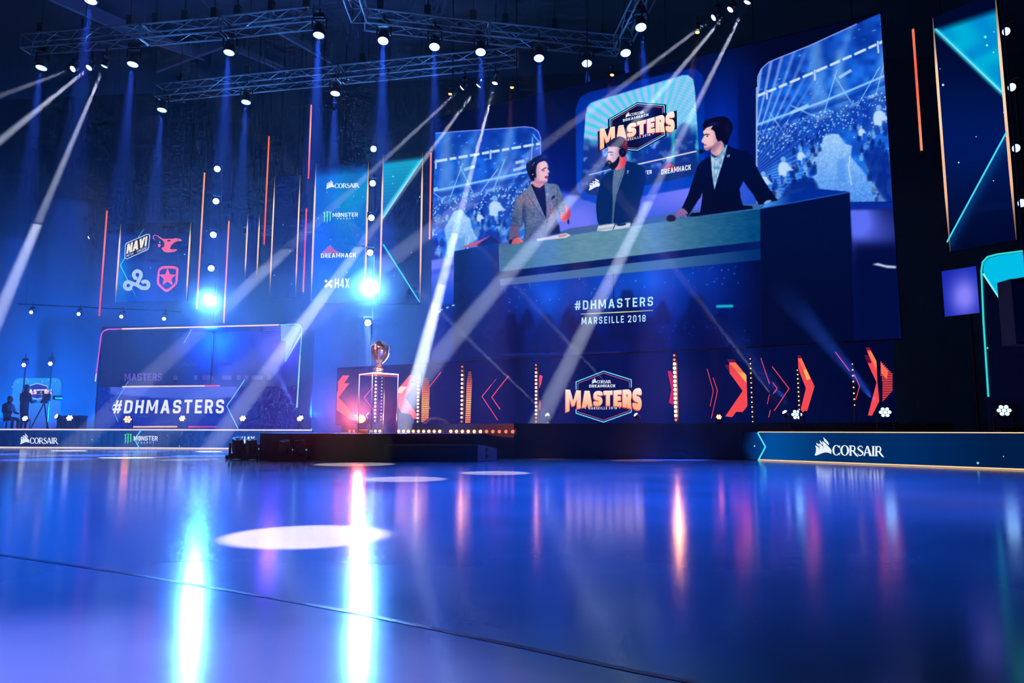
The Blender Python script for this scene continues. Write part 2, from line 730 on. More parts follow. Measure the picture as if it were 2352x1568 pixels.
HALL = surf('hall_paint', (.05, .055, .08), .9, noise=.25, scale=.6)
obj('ceiling', MB().box((0, 18, 17.1), (76, 60, .2)), HALL, kind='structure')
mb = MB()
wp = LB.off(-7.5)
a0, a1 = wp.at(-20, 0), wp.at(45, 0)
mb.box((a0 + a1) / 2 + Vector((0, 0, 8.5)), ((a1 - a0).length, .3, 17), Matrix.Rotation(math.atan2(wp.d.y, wp.d.x), 3, 'Z'))
obj('wall_back', mb, surf('stage_drape', (.045, .05, .08), .95, noise=.3, scale=2), kind='structure')
obj('wall_left', MB().box((-37.9, 18, 8.5), (.2, 60, 17)), HALL, kind='structure')
obj('wall_right', MB().box((37.9, 18, 8.5), (.2, 60, 17)), HALL, kind='structure')
obj('wall_front', MB().box((0, -11.9, 8.5), (76, .2, 17)), HALL, kind='structure')
STEEL = surf('painted_steel', (.30, .33, .42), .45, .2)
for (a, bb, w) in (((100, -22), (330, 82), .5), ((345, 88), (470, 128), .4), ((360, 157), (520, 97), .35), ((250, 268), (420, 315), .25),
                   ((440, 330), (590, 378), .25), ((540, 112), (660, 162), .2), ((620, 60), (760, 140), .2)):
    p, q = at_z(*a, 16.2), at_z(*bb, 16.2)
    d = (q - p).normalized()
    mb = MB().box((p + q) / 2, ((q - p).length, .14, w), Matrix.Rotation(math.atan2(d.y, d.x), 3, 'Z'))
    mb.tube(p + Vector((0, 0, .1)), p + Vector((0, 0, .82)), .04).tube(q + Vector((0, 0, .1)), q + Vector((0, 0, .82)), .04)
    o = obj('roof_beam', mb, STEEL, kind='structure')

# stage decks
DECK = surf('stage_black', (.006, .007, .012), .45, noise=.3, scale=5)
lw0, lw1 = LB.at(-8, 0), LB.at(15.2, 0)
mb = MB().prism([lw0[:2], lw1[:2], (-1.5, 31), (-30, 36)], 0, .60)
obj('stage_deck_left', mb, DECK, kind='structure')
rw0, rw1 = RB.at(-1.3, 0, -.05), RB.at(9, 0, -.05)
mb = MB().prism([rw0[:2], rw1[:2], (rw1.x + 8, rw1.y + 6), (13, 22), (6, 20)], 0, .60)
obj('stage_deck_right', mb, DECK, kind='structure')
mb = MB().prism([(-5.35, 22.7), (.05, 17.35), (4.55, 17.1), (9.5, 15.6), (9.8, 18.5), (-5, 26)], 0, .83)
obj('stage_deck_centre', mb, DECK, kind='structure')
t0, t1 = at_z(595, 1056, 0), at_z(1122, 1057, 0)
mb = MB().prism([t0[:2], t1[:2], (t1.x - .3, 18.0), (-5.6, 23.2), (t0.x - 1.5, 22.5)], 0, .585)
obj('stage_thrust', mb, DECK, kind='structure')
#PART2
# ------------------------------------------------------------------ the giant screen: a broadcast picture painted at photo scale
X0, Y0, CW, CH = 940, -40, 1160, 900
YY, XX = np.mgrid[0:CH, 0:CW]
GX, GY = XX + X0 + .5, YY + Y0 + .5
CAN = np.zeros((CH, CW, 3))
IDM = np.zeros((CH, CW), np.int8)


def pmask(poly, ss=3):
    P = np.array(poly, float)
    x0, y0 = np.floor(P.min(0)).astype(int) - 1
    x1, y1 = np.ceil(P.max(0)).astype(int) + 1
    x0, x1 = max(x0, X0), min(x1, X0 + CW)
    y0, y1 = max(y0, Y0), min(y1, Y0 + CH)
    if x1 <= x0 or y1 <= y0:
        return None
    acc = np.zeros((y1 - y0, x1 - x0))
    n = len(P)
    for sy in range(ss):
        for sx in range(ss):
            gx = np.arange(x0, x1)[None, :] + (sx + .5) / ss
            gy = np.arange(y0, y1)[:, None] + (sy + .5) / ss
            ins = np.zeros(acc.shape, bool)
            for i in range(n):
                ax, ay = P[i - 1]
                bx, by = P[i]
                if ay == by:
                    continue
                c = ((ay > gy) != (by > gy)) & (gx < (bx - ax) * (gy - ay) / (by - ay) + ax)
                ins ^= c
            acc += ins
    return acc / ss ** 2, slice(y0 - Y0, y1 - Y0), slice(x0 - X0, x1 - X0)


def blur(a, r):
    if r <= 0:
        return a
    k = np.ones(2 * r + 1) / (2 * r + 1)
    for _ in range(2):
        p = np.pad(a, ((r, r), (0, 0)), 'edge')
        c = np.cumsum(np.vstack([np.zeros((1, p.shape[1])), p]), 0)
        a = (c[2 * r + 1:] - c[:-2 * r - 1]) / (2 * r + 1)
        p = np.pad(a, ((0, 0), (r, r)), 'edge')
        c = np.cumsum(np.hstack([np.zeros((p.shape[0], 1)), p]), 1)
        a = (c[:, 2 * r + 1:] - c[:, :-2 * r - 1]) / (2 * r + 1)
    return a


def fill(poly, col, a=1.0, sm=False, soft=0, idn=None, clip=None):
    """col: rgb or a function of (x, y) arrays"""
    if sm:
        poly = smooth_poly(poly, 4)
    r = pmask(poly)
    if r is None:
        return None
    mk, sy, sx = r
    if soft:
        full = np.zeros((CH, CW))
        full[sy, sx] = mk
        y0, y1 = max(0, sy.start - 3 * soft), min(CH, sy.stop + 3 * soft)
        x0, x1 = max(0, sx.start - 3 * soft), min(CW, sx.stop + 3 * soft)
        mk = blur(full[y0:y1, x0:x1], soft)
        sy, sx = slice(y0, y1), slice(x0, x1)
    if clip is not None:
        mk = mk * clip[sy, sx]
    c = col(GX[sy, sx], GY[sy, sx]) if callable(col) else np.array(col, float)
    CAN[sy, sx] = CAN[sy, sx] * (1 - mk[..., None] * a) + c * mk[..., None] * a
    if idn is not None:
        IDM[sy, sx][mk > .5] = idn
    return r


def strokec(pts, w, col, a=1.0, soft=0, clip=None):
    V, T = stroke(pts, w)
    for t in T:
        fill([V[i] for i in t], col, a, soft=soft, clip=clip)


def dotc(x, y, r, col, a=1.0, clip=None):
    fill([(x + r * math.cos(t * .785), y + r * math.sin(t * .785)) for t in range(8)], col, a, clip=clip)


def vnoise(shape, cell, rng):
    h, w = shape
    g = rng.random((h // cell + 3, w // cell + 3))
    y, x = np.mgrid[0:h, 0:w] / cell
    yi, xi = y.astype(int), x.astype(int)
    fy, fx = y - yi, x - xi
    fy, fx = fy * fy * (3 - 2 * fy), fx * fx * (3 - 2 * fx)
    return (g[yi, xi] * (1 - fy) * (1 - fx) + g[yi + 1, xi] * fy * (1 - fx) + g[yi, xi + 1] * (1 - fy) * fx + g[yi + 1, xi + 1] * fy * fx)


NZ = [vnoise((CH, CW), c, RNG) for c in (3, 6, 14, 40)]


def nz(i, gx, gy):
    return NZ[i][np.clip((gy - Y0).astype(int), 0, CH - 1), np.clip((gx - X0).astype(int), 0, CW - 1)]


# studio background
CAN[:] = mix((1, 6, 38), (2, 18, 85), (GY - 100) / 500)
CAN += 1.0 * np.array((0, 28, 105)) * np.exp(-((GX - 1655) / 75) ** 2)[..., None] * np.clip((GY - 60) / 200, 0, 1)[..., None]
CAN += np.array((0, 14, 60)) * np.exp(-((GX - 1290) / 60) ** 2)[..., None] * np.clip((GY - 200) / 200, 0, 1)[..., None]
fill([(1693, 150), (1730, 150), (1738, 470), (1700, 470)], (1, 16, 84), .8, soft=3)
# lit lower wall behind the casters
fill([(1245, 425), (1345, 455), (1640, 400), (1740, 380), (1745, 500), (1245, 575)],
     lambda x, y: mix((0, 60, 190), (112, 122, 252), np.clip(.15 + 1.0 * blob(x, y, 1318, 530, 75, 85) + .85 * blob(x, y, 1580, 440, 120, 60) + .3 * blob(x, y, 1450, 480, 90, 40), 0, 1)), soft=5)

# --- side panels: an arena crowd picture
def arena(pts, U0, clip_id, moire, aisle):
    """pts: TL TR BR BL pixel corners; U0: where this crop starts in the wide picture"""
    def m(u, v):
        return [tuple(q) for q in bil(pts, np.array([u - U0]), np.array([v]))][0]

    def M(L):
        return [m(*q) for q in L]
    clip = np.zeros((CH, CW))
    r = pmask(clip_id)
    clip[r[1], r[2]] = r[0]
    top = min(p[1] for p in clip_id)
    bot = max(p[1] for p in clip_id)
    fill(clip_id, lambda x, y: mix((16, 78, 196), (26, 108, 226), (y - top) / (bot - top)) + (nz(2, x, y)[..., None] - .5) * np.array((20, 56, 60)))
    # upper hall darkness and light shafts
    for (u, v, w) in ((.1, .06, .16), (.52, .1, .14), (.86, .1, .2), (.3, .14, .1), (1.2, .1, .16)):
        fill(M([(u - w / 2, v - .09), (u + w / 2, v - .09), (u + w / 2, v + .09), (u - w / 2, v + .09)]), (6, 48, 150), .6, soft=9, clip=clip)
    for (a, bq, c, d) in (((.42, -.02), (.5, -.02), (.56, .5), (.42, .5)), ((.62, .1), (.66, .1), (.72, .5), (.60, .5)), ((.75, -.02), (.79, -.02), (.62, .3), (.56, .3)),
                          ((1.05, -.02), (1.12, -.02), (.95, .6), (.85, .6))):
        fill(M([a, bq, c, d]), (124, 186, 248), .5, soft=6, clip=clip)
    # moire of the LED wall
    cx, cy, per, side = moire
    R = np.hypot(GX - cx, GY - cy)
    th = np.arctan2(GY - cy, GX - cx)
    fr_ = np.sin(th * per + R * .02)
    cu = pts[0][0] + (pts[1][0] - pts[0][0]) * (.0 if side < 0 else 1.0)
    wd = abs(pts[1][0] - pts[0][0])
    near = np.clip(1 - np.abs(GX - cu) / (wd * .52), 0, 1) ** .8 * clip * np.clip((GY - top - 30) / 80, 0, 1)
    k = np.clip(fr_, 0, 1) * near * .85
    CAN[:] = CAN * (1 - k[..., None]) + np.array((156, 182, 250)) * k[..., None]
    rg = np.random.default_rng(int(cx))
    # roof dashes and balcony lines
    strokec(M([(-.1, .225), (.36, .2), (.8, .165), (1.2, .14), (1.5, .12)]), 1.2, (90, 160, 240), .6, clip=clip)
    u = -.1
    while u < 1.45:
        w = rg.uniform(.06, .1)
        vv = .225 - (u + .1) * .065
        strokec(M([(u, vv), (u + w, vv - w * .065)]), 6, (206, 230, 255), .95, clip=clip)
        if rg.random() < .45:
            strokec(M([(u + w + .012, vv - .02), (u + w + .012, vv + .045)]), 4, (190, 222, 255), .9, clip=clip)
        u += w + .022
    strokec(M([(-.1, .43), (.5, .385), (1.45, .30)]), 5, (150, 205, 255), .85, clip=clip)
    strokec(M([(-.1, .465), (.5, .42), (1.45, .34)]), 10, (8, 50, 160), .6, clip=clip, soft=1)
    for (a, bq) in (((.63, .22), (.5, .49)), ((.6, .24), (.74, .45)), ((1.02, .22), (.92, .42)), ((.26, .35), (.48, .48)), ((.1, .36), (.22, .54)),
                    ((.24, .44), (.2, .53)), ((.96, .28), (.78, .45)), ((1.28, .08), (1.26, .34)), ((1.28, .06), (1.36, .14))):
        strokec(M([a, bq]), 2.4, (142, 205, 255), .8, clip=clip)
    for (a, bq) in (((.46, .485), (.54, .475)), ((.71, .455), (.79, .44)), ((.17, .55), (.24, .54)), ((.64, .27), (.74, .25)), ((.26, .40), (.4, .38)), ((.85, .43), (.93, .42)), ((1.12, .25), (1.2, .24)), ((1.1, .3), (1.3, .27))):
        strokec(M([a, bq]), 7, (172, 216, 255), .8, clip=clip)
    # seated crowd
    fill(M([(-.1, .5), (.5, .46), (1.45, .38), (1.45, .72), (.66, .58), (.5, .6), (-.1, .85)]), (6, 46, 158), .55, soft=7, clip=clip)
    for _ in range(520):
        uu = rg.uniform(-.05, 1.42)
        vv = .47 - .06 * uu + abs(rg.normal(0, .105))
        x, y = m(uu, vv)
        dotc(x, y, rg.uniform(.9, 2.3), (120 + rg.random() * 110, 195 + rg.random() * 50, 255), rg.uniform(.45, .95), clip=clip)
    for _ in range(60):
        uu, vv = rg.uniform(-.05, 1.42), rg.uniform(.02, .4)
        x, y = m(uu, vv)
        strokec([(x, y), (x + rg.uniform(3, 9), y - rg.uniform(0, 3))], rg.uniform(1, 3.4), (150, 205, 255), rg.uniform(.2, .7), clip=clip)
    # the lit aisle
    fill(aisle,
         lambda x, y: mix((172, 214, 255), (70, 140, 238), (y - top - (bot - top) * .6) / ((bot - top) * .42)) + (nz(0, x, y)[..., None] - .5) * 34, .95, soft=1, clip=clip)
    strokec(M([(.70, .73), (.685, .80), (.70, .9)]), 2.4, (186, 226, 255), .9, clip=clip)
    fill(M([(.6, .74), (.66, .74), (.66, .88), (.6, .88)]), (70, 140, 236), .6, soft=2, clip=clip)
    # standing people, left and right of the aisle
    for _ in range(150):
        sd = rg.random() < .5
        vv = rg.uniform(.56, .98)
        uu = (.50 - (vv - .56) * .25 - abs(rg.normal(0, .14))) if sd else (.70 + (vv - .56) * .45 + abs(rg.normal(0, .16)))
        x, y = m(uu, vv)
        s = 2.5 + 9 * (vv - .5)
        lightc = rg.random() < .42
        c = np.array((130, 190, 255)) if lightc else np.array((6, 44, 150))
        c = c * rg.uniform(.7, 1.05)
        a = .75 if lightc else .8
        fill([(x - s, y + s * 2.4), (x - s * 1.1, y + s * .3), (x - s * .5, y - s * .4), (x + s * .6, y - s * .35), (x + s * 1.15, y + s * .5), (x + s * .8, y + s * 2.4)], c, a, sm=True, soft=1, clip=clip)
        dotc(x + s * .1, y - s * 1.0, s * .55, c * .95, a, clip=clip)
    fill(M([(.80, .74), (.92, .70), (1.0, .8), (1.02, .98), (.95, 1.0), (.88, .92)]), (4, 42, 146), .85, sm=True, soft=3, clip=clip)

    def figure(u, v, s, lean=0):
        x, y = m(u, v)
        W_ = (192, 226, 255)
        fill([(x - s * .9, y + s * .4), (x - s * .55, y - s * .6), (x + s * .3, y - s * .8), (x + s * .95, y - s * .3), (x + s * 1.3, y + s * .5), (x + s * .6, y + s * .9), (x + s * .5, y + s * 1.7), (x - s * .6, y + s * 1.7)], W_, .95, sm=True, soft=1, clip=clip)
        dotc(x + lean, y - s * 1.25, s * .48, (120, 178, 246), .95, clip=clip)
        strokec([(x + s * .6, y - s * .2), (x + s * 1.5, y + s * .6), (x + s * .3, y + s * .75)], s * .34, (168, 210, 255), .9, clip=clip)
        strokec([(x - s * .3, y + s * 1.6), (x - s * .2, y + s * 3.2)], s * .5, (22, 74, 184), .9, clip=clip)
        strokec([(x + s * .3, y + s * 1.6), (x + s * .5, y + s * 3.0)], s * .45, (120, 180, 250), .6, clip=clip)
    figure(.2, .74, 13)
    figure(.93, .535, 14)
    figure(.33, .68, 8)
    figure(.79, .60, 7)
    figure(.05, .82, 12)
    fill(M([(.22, .88), (.42, .84), (.46, 1.02), (.2, 1.02)]), (4, 40, 140), .85, sm=True, soft=2, clip=clip)
    return clip


TLp = [(1000, 305), (1172, 294), (1216, 290)]
left_panel = [(1000, 305), (1100, 298), (1206, 291), (1224, 293), (1236, 301), (1242, 316), (1243, 360), (1243, 600), (990, 640), (990, 605)]
arena([(999, 306), (1243, 286), (1243, 618), (990, 640)], .36, left_panel, (1020, 640, 70, 1),
      [(1043, 484), (1060, 481), (1071, 495), (1080, 502), (1083, 521), (1098, 548), (1070, 566), (1050, 596), (1034, 612), (1026, 580), (1025, 551), (1020, 526), (1033, 503)])
strokec([(1000, 305.5), (1206, 291), (1224, 293.5), (1236, 301.5), (1241.5, 316), (1241.5, 368)], 2.2, (130, 150, 255), .95)
right_panel = [(1738, 440), (1737, 300), (1740, 176), (1748, 158), (1764, 143), (1785, 134), (1860, 104), (2040, 22), (2062, 22), (2062, 462), (1900, 464), (1738, 474)]
arena([(1739, 150), (2025, 28), (2052, 462), (1737, 474)], 0, right_panel, (1700, 420, 84, -1),
      [(1894, 312), (1910, 307), (1926, 308), (1941, 330), (1957, 335), (1954, 360), (1974, 383), (2004, 419), (2040, 466), (1950, 466), (1890, 446), (1864, 428), (1870, 396), (1859, 364), (1881, 336)])
strokec([(1738.5, 470), (1738, 300), (1740.5, 176), (1748.5, 158.5), (1764.5, 143.5), (1785, 134.5), (1860, 104.5), (1968, 55)], 2.4, (150, 170, 255), .9)
strokec([(1738, 440), (1738, 200)], 3, (170, 210, 255), .8)
# wall below the side panels
fill([(988, 598), (1045, 588), (1046, 700), (988, 700)], lambda x, y: mix((112, 128, 248), (8, 62, 200), (y - 615) / 70), soft=2)
fill([(988, 622), (1045, 606), (1045, 618), (988, 634)], (20, 70, 200), .6, soft=2)
fill([(1950, 464), (2062, 464), (2062, 482), (1950, 482)], (6, 40, 150), 1)
fill([(1952, 482), (2064, 480), (2070, 610), (1960, 610)], lambda x, y: mix((0, 10, 70), (92, 112, 246), np.clip(1.1 * blob(x, y, 1963, 492, 40, 60) + .55 * blob(x, y, 2010, 530, 70, 60), 0, 1)), soft=2)
fill([(1960, 560), (2070, 560), (2070, 860), (1960, 860)], (0, 10, 62), .95, soft=10)

# --- middle panel with its dark surround
fill([(1322, 250), (1332, 224), (1352, 212), (1570, 160), (1598, 158), (1614, 172), (1618, 200), (1618, 415), (1605, 428), (1372, 468), (1340, 458), (1324, 436)], lambda x, y: mix((0, 40, 150), (0, 70, 205), (y - 200) / 250), soft=1)
mid_panel = [(1345, 262), (1348, 246), (1356, 236), (1372, 230), (1565, 173), (1580, 172), (1592, 182), (1596, 205), (1605, 340), (1606, 390), (1598, 402), (1372, 449), (1350, 446), (1337, 432), (1335, 410)]


def midpic(x, y):
    th = np.arctan2(y - 350, x - 1500)
    R = np.hypot(x - 1500, (y - 350) * 1.2)
    s = np.sin(th * 52 + R * .012)
    dots = np.clip((x - 1530) / 25, 0, 1)
    s = s * (1 - dots) + dots * (np.sin(th * 60) * .6 + np.sin(R * .8) * .7)
    c = mix((64, 214, 228), (176, 192, 252), .62 + .85 * s)
    c = mix(c, (100, 200, 250), .35 * nz(2, x, y))
    low = np.clip((y - (318 - (x - 1345) * .14)) / 30, 0, 1)
    n = np.clip(nz(2, x, y) * .8 + nz(1, x, y) * .45 - .22, 0, 1)
    crowd = mix((8, 50, 150), (126, 168, 250), np.clip((n - .42) * 3.2, 0, 1))
    crowd = mix(crowd, (20, 190, 190), np.clip((nz(2, y + 900 - 1300 + 0 * x, x - 900) - .66) * 3, 0, .8))
    c = mix(c, crowd, low)
    bot = np.clip((y - (405 - (x - 1345) * .22)) / 26, 0, 1)
    return mix(c, mix((8, 52, 120), (16, 44, 150), nz(2, x, y)), bot * .92)


fill(mid_panel, midpic)
mclip = np.zeros((CH, CW))
_r = pmask(mid_panel)
mclip[_r[1], _r[2]] = _r[0]
for (x, y, r) in ((1365, 355, 16), (1350, 385, 14), (1480, 350, 16), (1525, 330, 14), (1462, 345, 14), (1572, 300, 16), (1580, 350, 18), (1345, 330, 12)):
    fill([(x - r, y + r * 2), (x - r * .9, y - r * .2), (x - r * .5, y - r), (x + r * .5, y - r), (x + r * .9, y - r * .2), (x + r, y + r * 2)], (10, 48, 140), .6, sm=True, soft=3, clip=mclip)
strokec([(1346, 262), (1349, 247), (1357, 237), (1372, 231), (1565, 174)], 1.6, (90, 120, 250), .8)
strokec([(1352, 402), (1420, 384)], 2.2, (170, 220, 250), .9, clip=mclip)
strokec([(1462, 378), (1560, 356), (1600, 347)], 3, (240, 232, 220), .95, clip=mclip)

# --- the casters' desk
fill([(1043, 577), (1148, 557), (1152, 860), (1040, 860)], lambda x, y: mix((0, 46, 118), (2, 22, 86), (y - 560) / 220), idn=4)
fill([(1056, 569), (1128, 541), (1130, 557), (1100, 565)], lambda x, y: mix((206, 84, 96), (150, 74, 120), (x - 1080) / 50), idn=4)
fill([(1128, 541), (1148, 556), (1100, 566), (1095, 562)], (2, 20, 80), idn=4)
fill([(1145, 560), (1285, 532), (1310, 524), (1560, 488), (1748, 466), (1748, 482), (1147, 566)], lambda x, y: mix((70, 96, 160), (54, 106, 168), (x - 1145) / 500), idn=4)


def deskf(x, y):
    c = mix((66, 116, 158), (98, 146, 172), (x - 1150) / 200)
    c = mix(c, (0, 72, 126), (x - 1480) / 250)
    c = c + (nz(0, x * .3 + 700, y)[..., None] - .5) * 14 + np.sin(y * 1.6 + x * .2)[..., None] * 4
    return c


fill([(1145, 566), (1350, 534), (1560, 504), (1747, 480), (1748, 553), (1450, 588), (1147, 624)], deskf, idn=4)
fill([(1147, 624), (1450, 588), (1748, 553), (1748, 571), (1450, 604), (1147, 641)], (2, 26, 98), idn=4)
fill([(1147, 641), (1450, 604), (1748, 571), (1746, 597), (1450, 626), (1150, 656)], lambda x, y: mix(mix((84, 104, 166), (70, 118, 172), (x - 1150) / 250), (0, 46, 112), (x - 1520) / 210), idn=4)
fill([(1746, 478), (1952, 440), (1958, 640), (1966, 860), (1748, 860)], lambda x, y: mix((0, 12, 62), (0, 8, 50), (y - 500) / 200), idn=4)
fill([(1746, 478), (1770, 462), (1862, 432), (1952, 440)], lambda x, y: mix((70, 150, 230), (0, 44, 156), (x - 1760) / 60), idn=4)
strokec([(1747, 479), (1952, 441)], 2, (40, 100, 210), .9)


def deskled(x, y):
    c = mix((0, 40, 150), (0, 18, 98), (y - 640) / 130)
    g = .8 * blob(x, y, 1250, 670, 60, 70) + .8 * blob(x, y, 1500, 640, 90, 60) + .5 * blob(x, y, 1380, 660, 120, 60)
    c = mix(c, (20, 92, 232), np.clip(g, 0, 1) * (.55 + .5 * nz(3, x, y)))
    return mix(c, (0, 10, 66), (x - 1640) / 100)


fill([(1150, 656), (1450, 626), (1746, 597), (1748, 812), (1150, 815)], deskled, idn=5)
rg = np.random.default_rng(5)
for _ in range(85):
    x = rg.uniform(1160, 1700)
    y = 652 - (x - 1150) * .085 + abs(rg.normal(0, 34))
    dotc(x, y, rg.uniform(.7, 1.7), (140, 190, 255), rg.uniform(.3, .9))
for (x, y, s) in ((1175, 745, 26), (1212, 722, 14), (1255, 752, 30), (1305, 722, 15), (1345, 760, 34), (1440, 700, 34), (1522, 705, 15), (1600, 720, 40), (1655, 745, 30), (1490, 765, 36)):
    fill([(x - s * 1.3, y + s * 2.6), (x - s * 1.1, y + s * .6), (x - s * .5, y - s * .3), (x - s * .35, y - s), (x + s * .35, y - s), (x + s * .5, y - s * .3), (x + s * 1.1, y + s * .6), (x + s * 1.3, y + s * 2.6)], (2, 12, 72), .62, soft=3)
for _ in range(40):
    dotc(rg.uniform(1500, 1720), rg.uniform(700, 790), rg.uniform(.8, 2.2), (20, 70, 190), .6)
strokec([(1150, 814), (1430, 809)], 2.5, (40, 80, 190), .5, soft=1)
strokec([(1409, 628), (1411, 806)], 2.6, (2, 18, 86), .9)
strokec([(1645, 703.5), (1684, 702.5)], 6, (24, 200, 214), .95, soft=1)
fill([(2003, 607), (2016, 604), (2034, 609), (2058, 611), (2058, 616), (2038, 615), (2018, 610)], (200, 220, 255), 1, soft=1)
fill([(988, 700), (1042, 700), (1042, 860), (988, 860)], (0, 34, 130), 1, soft=4)
fill([(1000, 716), (1012, 712), (1012, 716), (1000, 720)], (150, 210, 255), .9)
for k in range(4):
    x = 998 + k * 13.3
    strokec([(x, 717 - k * 5), (x + 6, 715 - k * 5)], 3, (150, 220, 255), .95)

# --- caster in the grey tweed jacket
def Z1(L):
    return [(1140 + x / 6.535, 340 + y / 6.535) for x, y in L]


def tweed(x, y):
    c = mix((92, 110, 148), (44, 66, 126), np.clip((1196 - x) / 26, 0, 1) * .9)
    c = mix(c, (142, 124, 152), blob(x, y, 1208, 462, 26, 18) * .9)
    c = mix(c, (158, 120, 150), blob(x, y, 1267, 488, 9, 22) * .8)
    c = mix(c, (112, 128, 168), blob(x, y, 1268, 440, 20, 18) * .7)
    c = mix(c, (52, 74, 128), np.clip((y - 500) / 50, 0, 1) * .55)
    c = mix(c, (40, 60, 116), blob(x, y, 1206, 500, 6, 34) * .8)
    return c + (nz(0, x, y)[..., None] - .5) * 40


fill(Z1([(905, 1060), (950, 1180), (965, 1275), (850, 1300), (760, 1310), (800, 1180)]), (12, 28, 84), idn=1)
fill(Z1([(515, 545), (460, 625), (345, 715), (300, 765), (255, 930), (225, 1130), (205, 1240), (188, 1385), (235, 1375), (330, 1345), (350, 1240), (388, 1150), (412, 1080), (432, 1250), (425, 1370), (600, 1345), (740, 1312), (790, 1240), (880, 1130), (905, 1050), (915, 930), (945, 985), (965, 1020), (1000, 975), (1050, 880), (1040, 835), (1000, 735), (960, 635), (920, 552), (830, 535), (720, 530)]), tweed, sm=True, idn=1)
fill(Z1([(905, 905), (935, 980), (962, 1020), (975, 1000), (925, 880)]), (44, 62, 118), .7, sm=True, soft=1)
strokec(Z1([(412, 1090), (405, 960), (418, 850)]), 1.6, (30, 46, 100), .7)
strokec(Z1([(922, 560), (918, 760), (912, 900)]), 1.3, (52, 72, 122), .8)
fill(Z1([(225, 1180), (335, 1170), (345, 1330), (240, 1372), (195, 1375)]), (120, 92, 134), .75, sm=True, soft=1)
strokec(Z1([(225, 1165), (380, 1170)]), 1.2, (40, 54, 104), .9)
fill(Z1([(556, 480), (548, 560), (600, 600), (665, 605), (725, 560), (690, 500)]), (214, 146, 160), sm=True, idn=1)
fill(Z1([(520, 545), (548, 545), (590, 585), (660, 602), (728, 548), (738, 640), (748, 760), (758, 900), (752, 1085), (700, 985), (632, 835), (570, 665)]), (8, 11, 48), sm=False, idn=1)
fill(Z1([(590, 600), (640, 625), (700, 580), (690, 640), (620, 660)]), (28, 18, 58), .9, sm=True)
fill(Z1([(515, 545), (560, 650), (640, 830), (750, 1080), (640, 960), (530, 800), (462, 680)]), lambda x, y: tweed(x, y) * 1.08, .9)
strokec(Z1([(515, 548), (560, 648), (640, 828), (752, 1082)]), 1.5, (150, 166, 196), .8)
strokec(Z1([(465, 685), (540, 800), (640, 960), (748, 1085)]), 1.3, (44, 62, 112), .9)
fill(Z1([(738, 540), (760, 640), (770, 900), (758, 1080), (830, 960), (850, 760), (800, 560)]), lambda x, y: tweed(x, y) * 1.04, .8)
strokec(Z1([(756, 1085), (828, 965), (812, 850)]), 1.2, (70, 70, 120), .8)
dotc(1140 + 768 / 6.535, 340 + 1112 / 6.535, 2.2, (20, 30, 70))
strokec(Z1([(768, 1100), (742, 1310)]), 1, (46, 60, 108), .8)
fill(Z1([(820, 785), (850, 722), (878, 712), (892, 745), (862, 768)]), (26, 44, 84))
strokec(Z1([(757, 690), (772, 712), (780, 680)]), 1.6, (196, 210, 236), .9)
fill(Z1([(765, 420), (690, 540), (640, 545), (570, 510), (600, 400), (690, 360)]), (184, 126, 152), .6, sm=True, soft=2)


def face1(x, y):
    c = mix((238, 186, 196), (206, 146, 170), np.clip((1244 - x) / 12, 0, 1))
    c = mix(c, (176, 112, 146), np.clip((y - 412) / 12, 0, 1) * .7)
    return mix(c, (250, 206, 204), blob(x, y, 1249, 384, 8, 12) * .8)


fill(Z1([(615, 250), (660, 218), (720, 196), (748, 205), (772, 245), (780, 288), (770, 318), (786, 336), (800, 352), (794, 368), (770, 382), (784, 402), (772, 424), (776, 444), (770, 470), (772, 502), (742, 526), (688, 532), (640, 512), (602, 470), (588, 400), (600, 330)]), face1, idn=1)
fill(Z1([(682, 338), (712, 312), (752, 290), (756, 304), (716, 326), (690, 346)]), (44, 30, 60), sm=True)
fill(Z1([(700, 350), (722, 338), (736, 345), (716, 358)]), (58, 40, 72), .85, sm=True)
fill(Z1([(755, 380), (772, 372), (788, 366), (770, 388)]), (206, 140, 160), .8)
fill(Z1([(730, 440), (752, 425), (774, 428), (772, 452), (748, 458)]), (120, 36, 66), .95, sm=True)
strokec(Z1([(734, 436), (756, 424), (776, 424)]), 1.2, (196, 90, 104), .9)
strokec(Z1([(745, 466), (770, 462)]), 1.4, (214, 110, 124), .9)
fill(Z1([(640, 512), (690, 532), (745, 526), (770, 502), (735, 505), (680, 500)]), (150, 100, 136), .5, sm=True, soft=1)
fill(Z1([(452, 290), (466, 225), (520, 190), (560, 158), (620, 126), (690, 102), (742, 110), (770, 140), (760, 172), (735, 192), (690, 204), (640, 226), (618, 262), (606, 322), (598, 400), (596, 452), (570, 500), (535, 488), (500, 440), (472, 372)]), lambda x, y: mix((9, 18, 56), (22, 48, 118), blob(x, y, 1252, 360, 8, 5) + .6 * blob(x, y, 1217, 380, 5, 12)), sm=True, idn=1)
fill(Z1([(518, 340), (560, 330), (602, 372), (606, 440), (575, 478), (535, 450)]), (6, 10, 36), sm=True)
strokec(Z1([(545, 270), (582, 212)]), 1.5, (120, 140, 190), .9)
dotc(1140 + 552 / 6.535, 340 + 400 / 6.535, 1.6, (190, 200, 235), .9)
strokec(Z1([(590, 450), (582, 470)]), 2, (210, 200, 220), .9)
fill(Z1([(1040, 868), (1075, 880), (1100, 905), (1112, 960), (1108, 1040), (1085, 1075), (1060, 1098), (1010, 1102), (975, 1090), (972, 1070), (968, 1030), (965, 998), (1010, 968), (1050, 955), (1040, 905)]), lambda x, y: mix((236, 108, 118), (196, 62, 96), np.clip((x - 1298) / 10, 0, 1)), sm=True, idn=1)
for yy in (1000, 1035, 1068):
    strokec(Z1([(968, yy), (1010, yy - 4), (1055, yy - 18)]), 1.3, (150, 44, 84), .85)
    strokec(Z1([(972, yy - 14), (1012, yy - 18)]), 1.3, (250, 150, 150), .8)
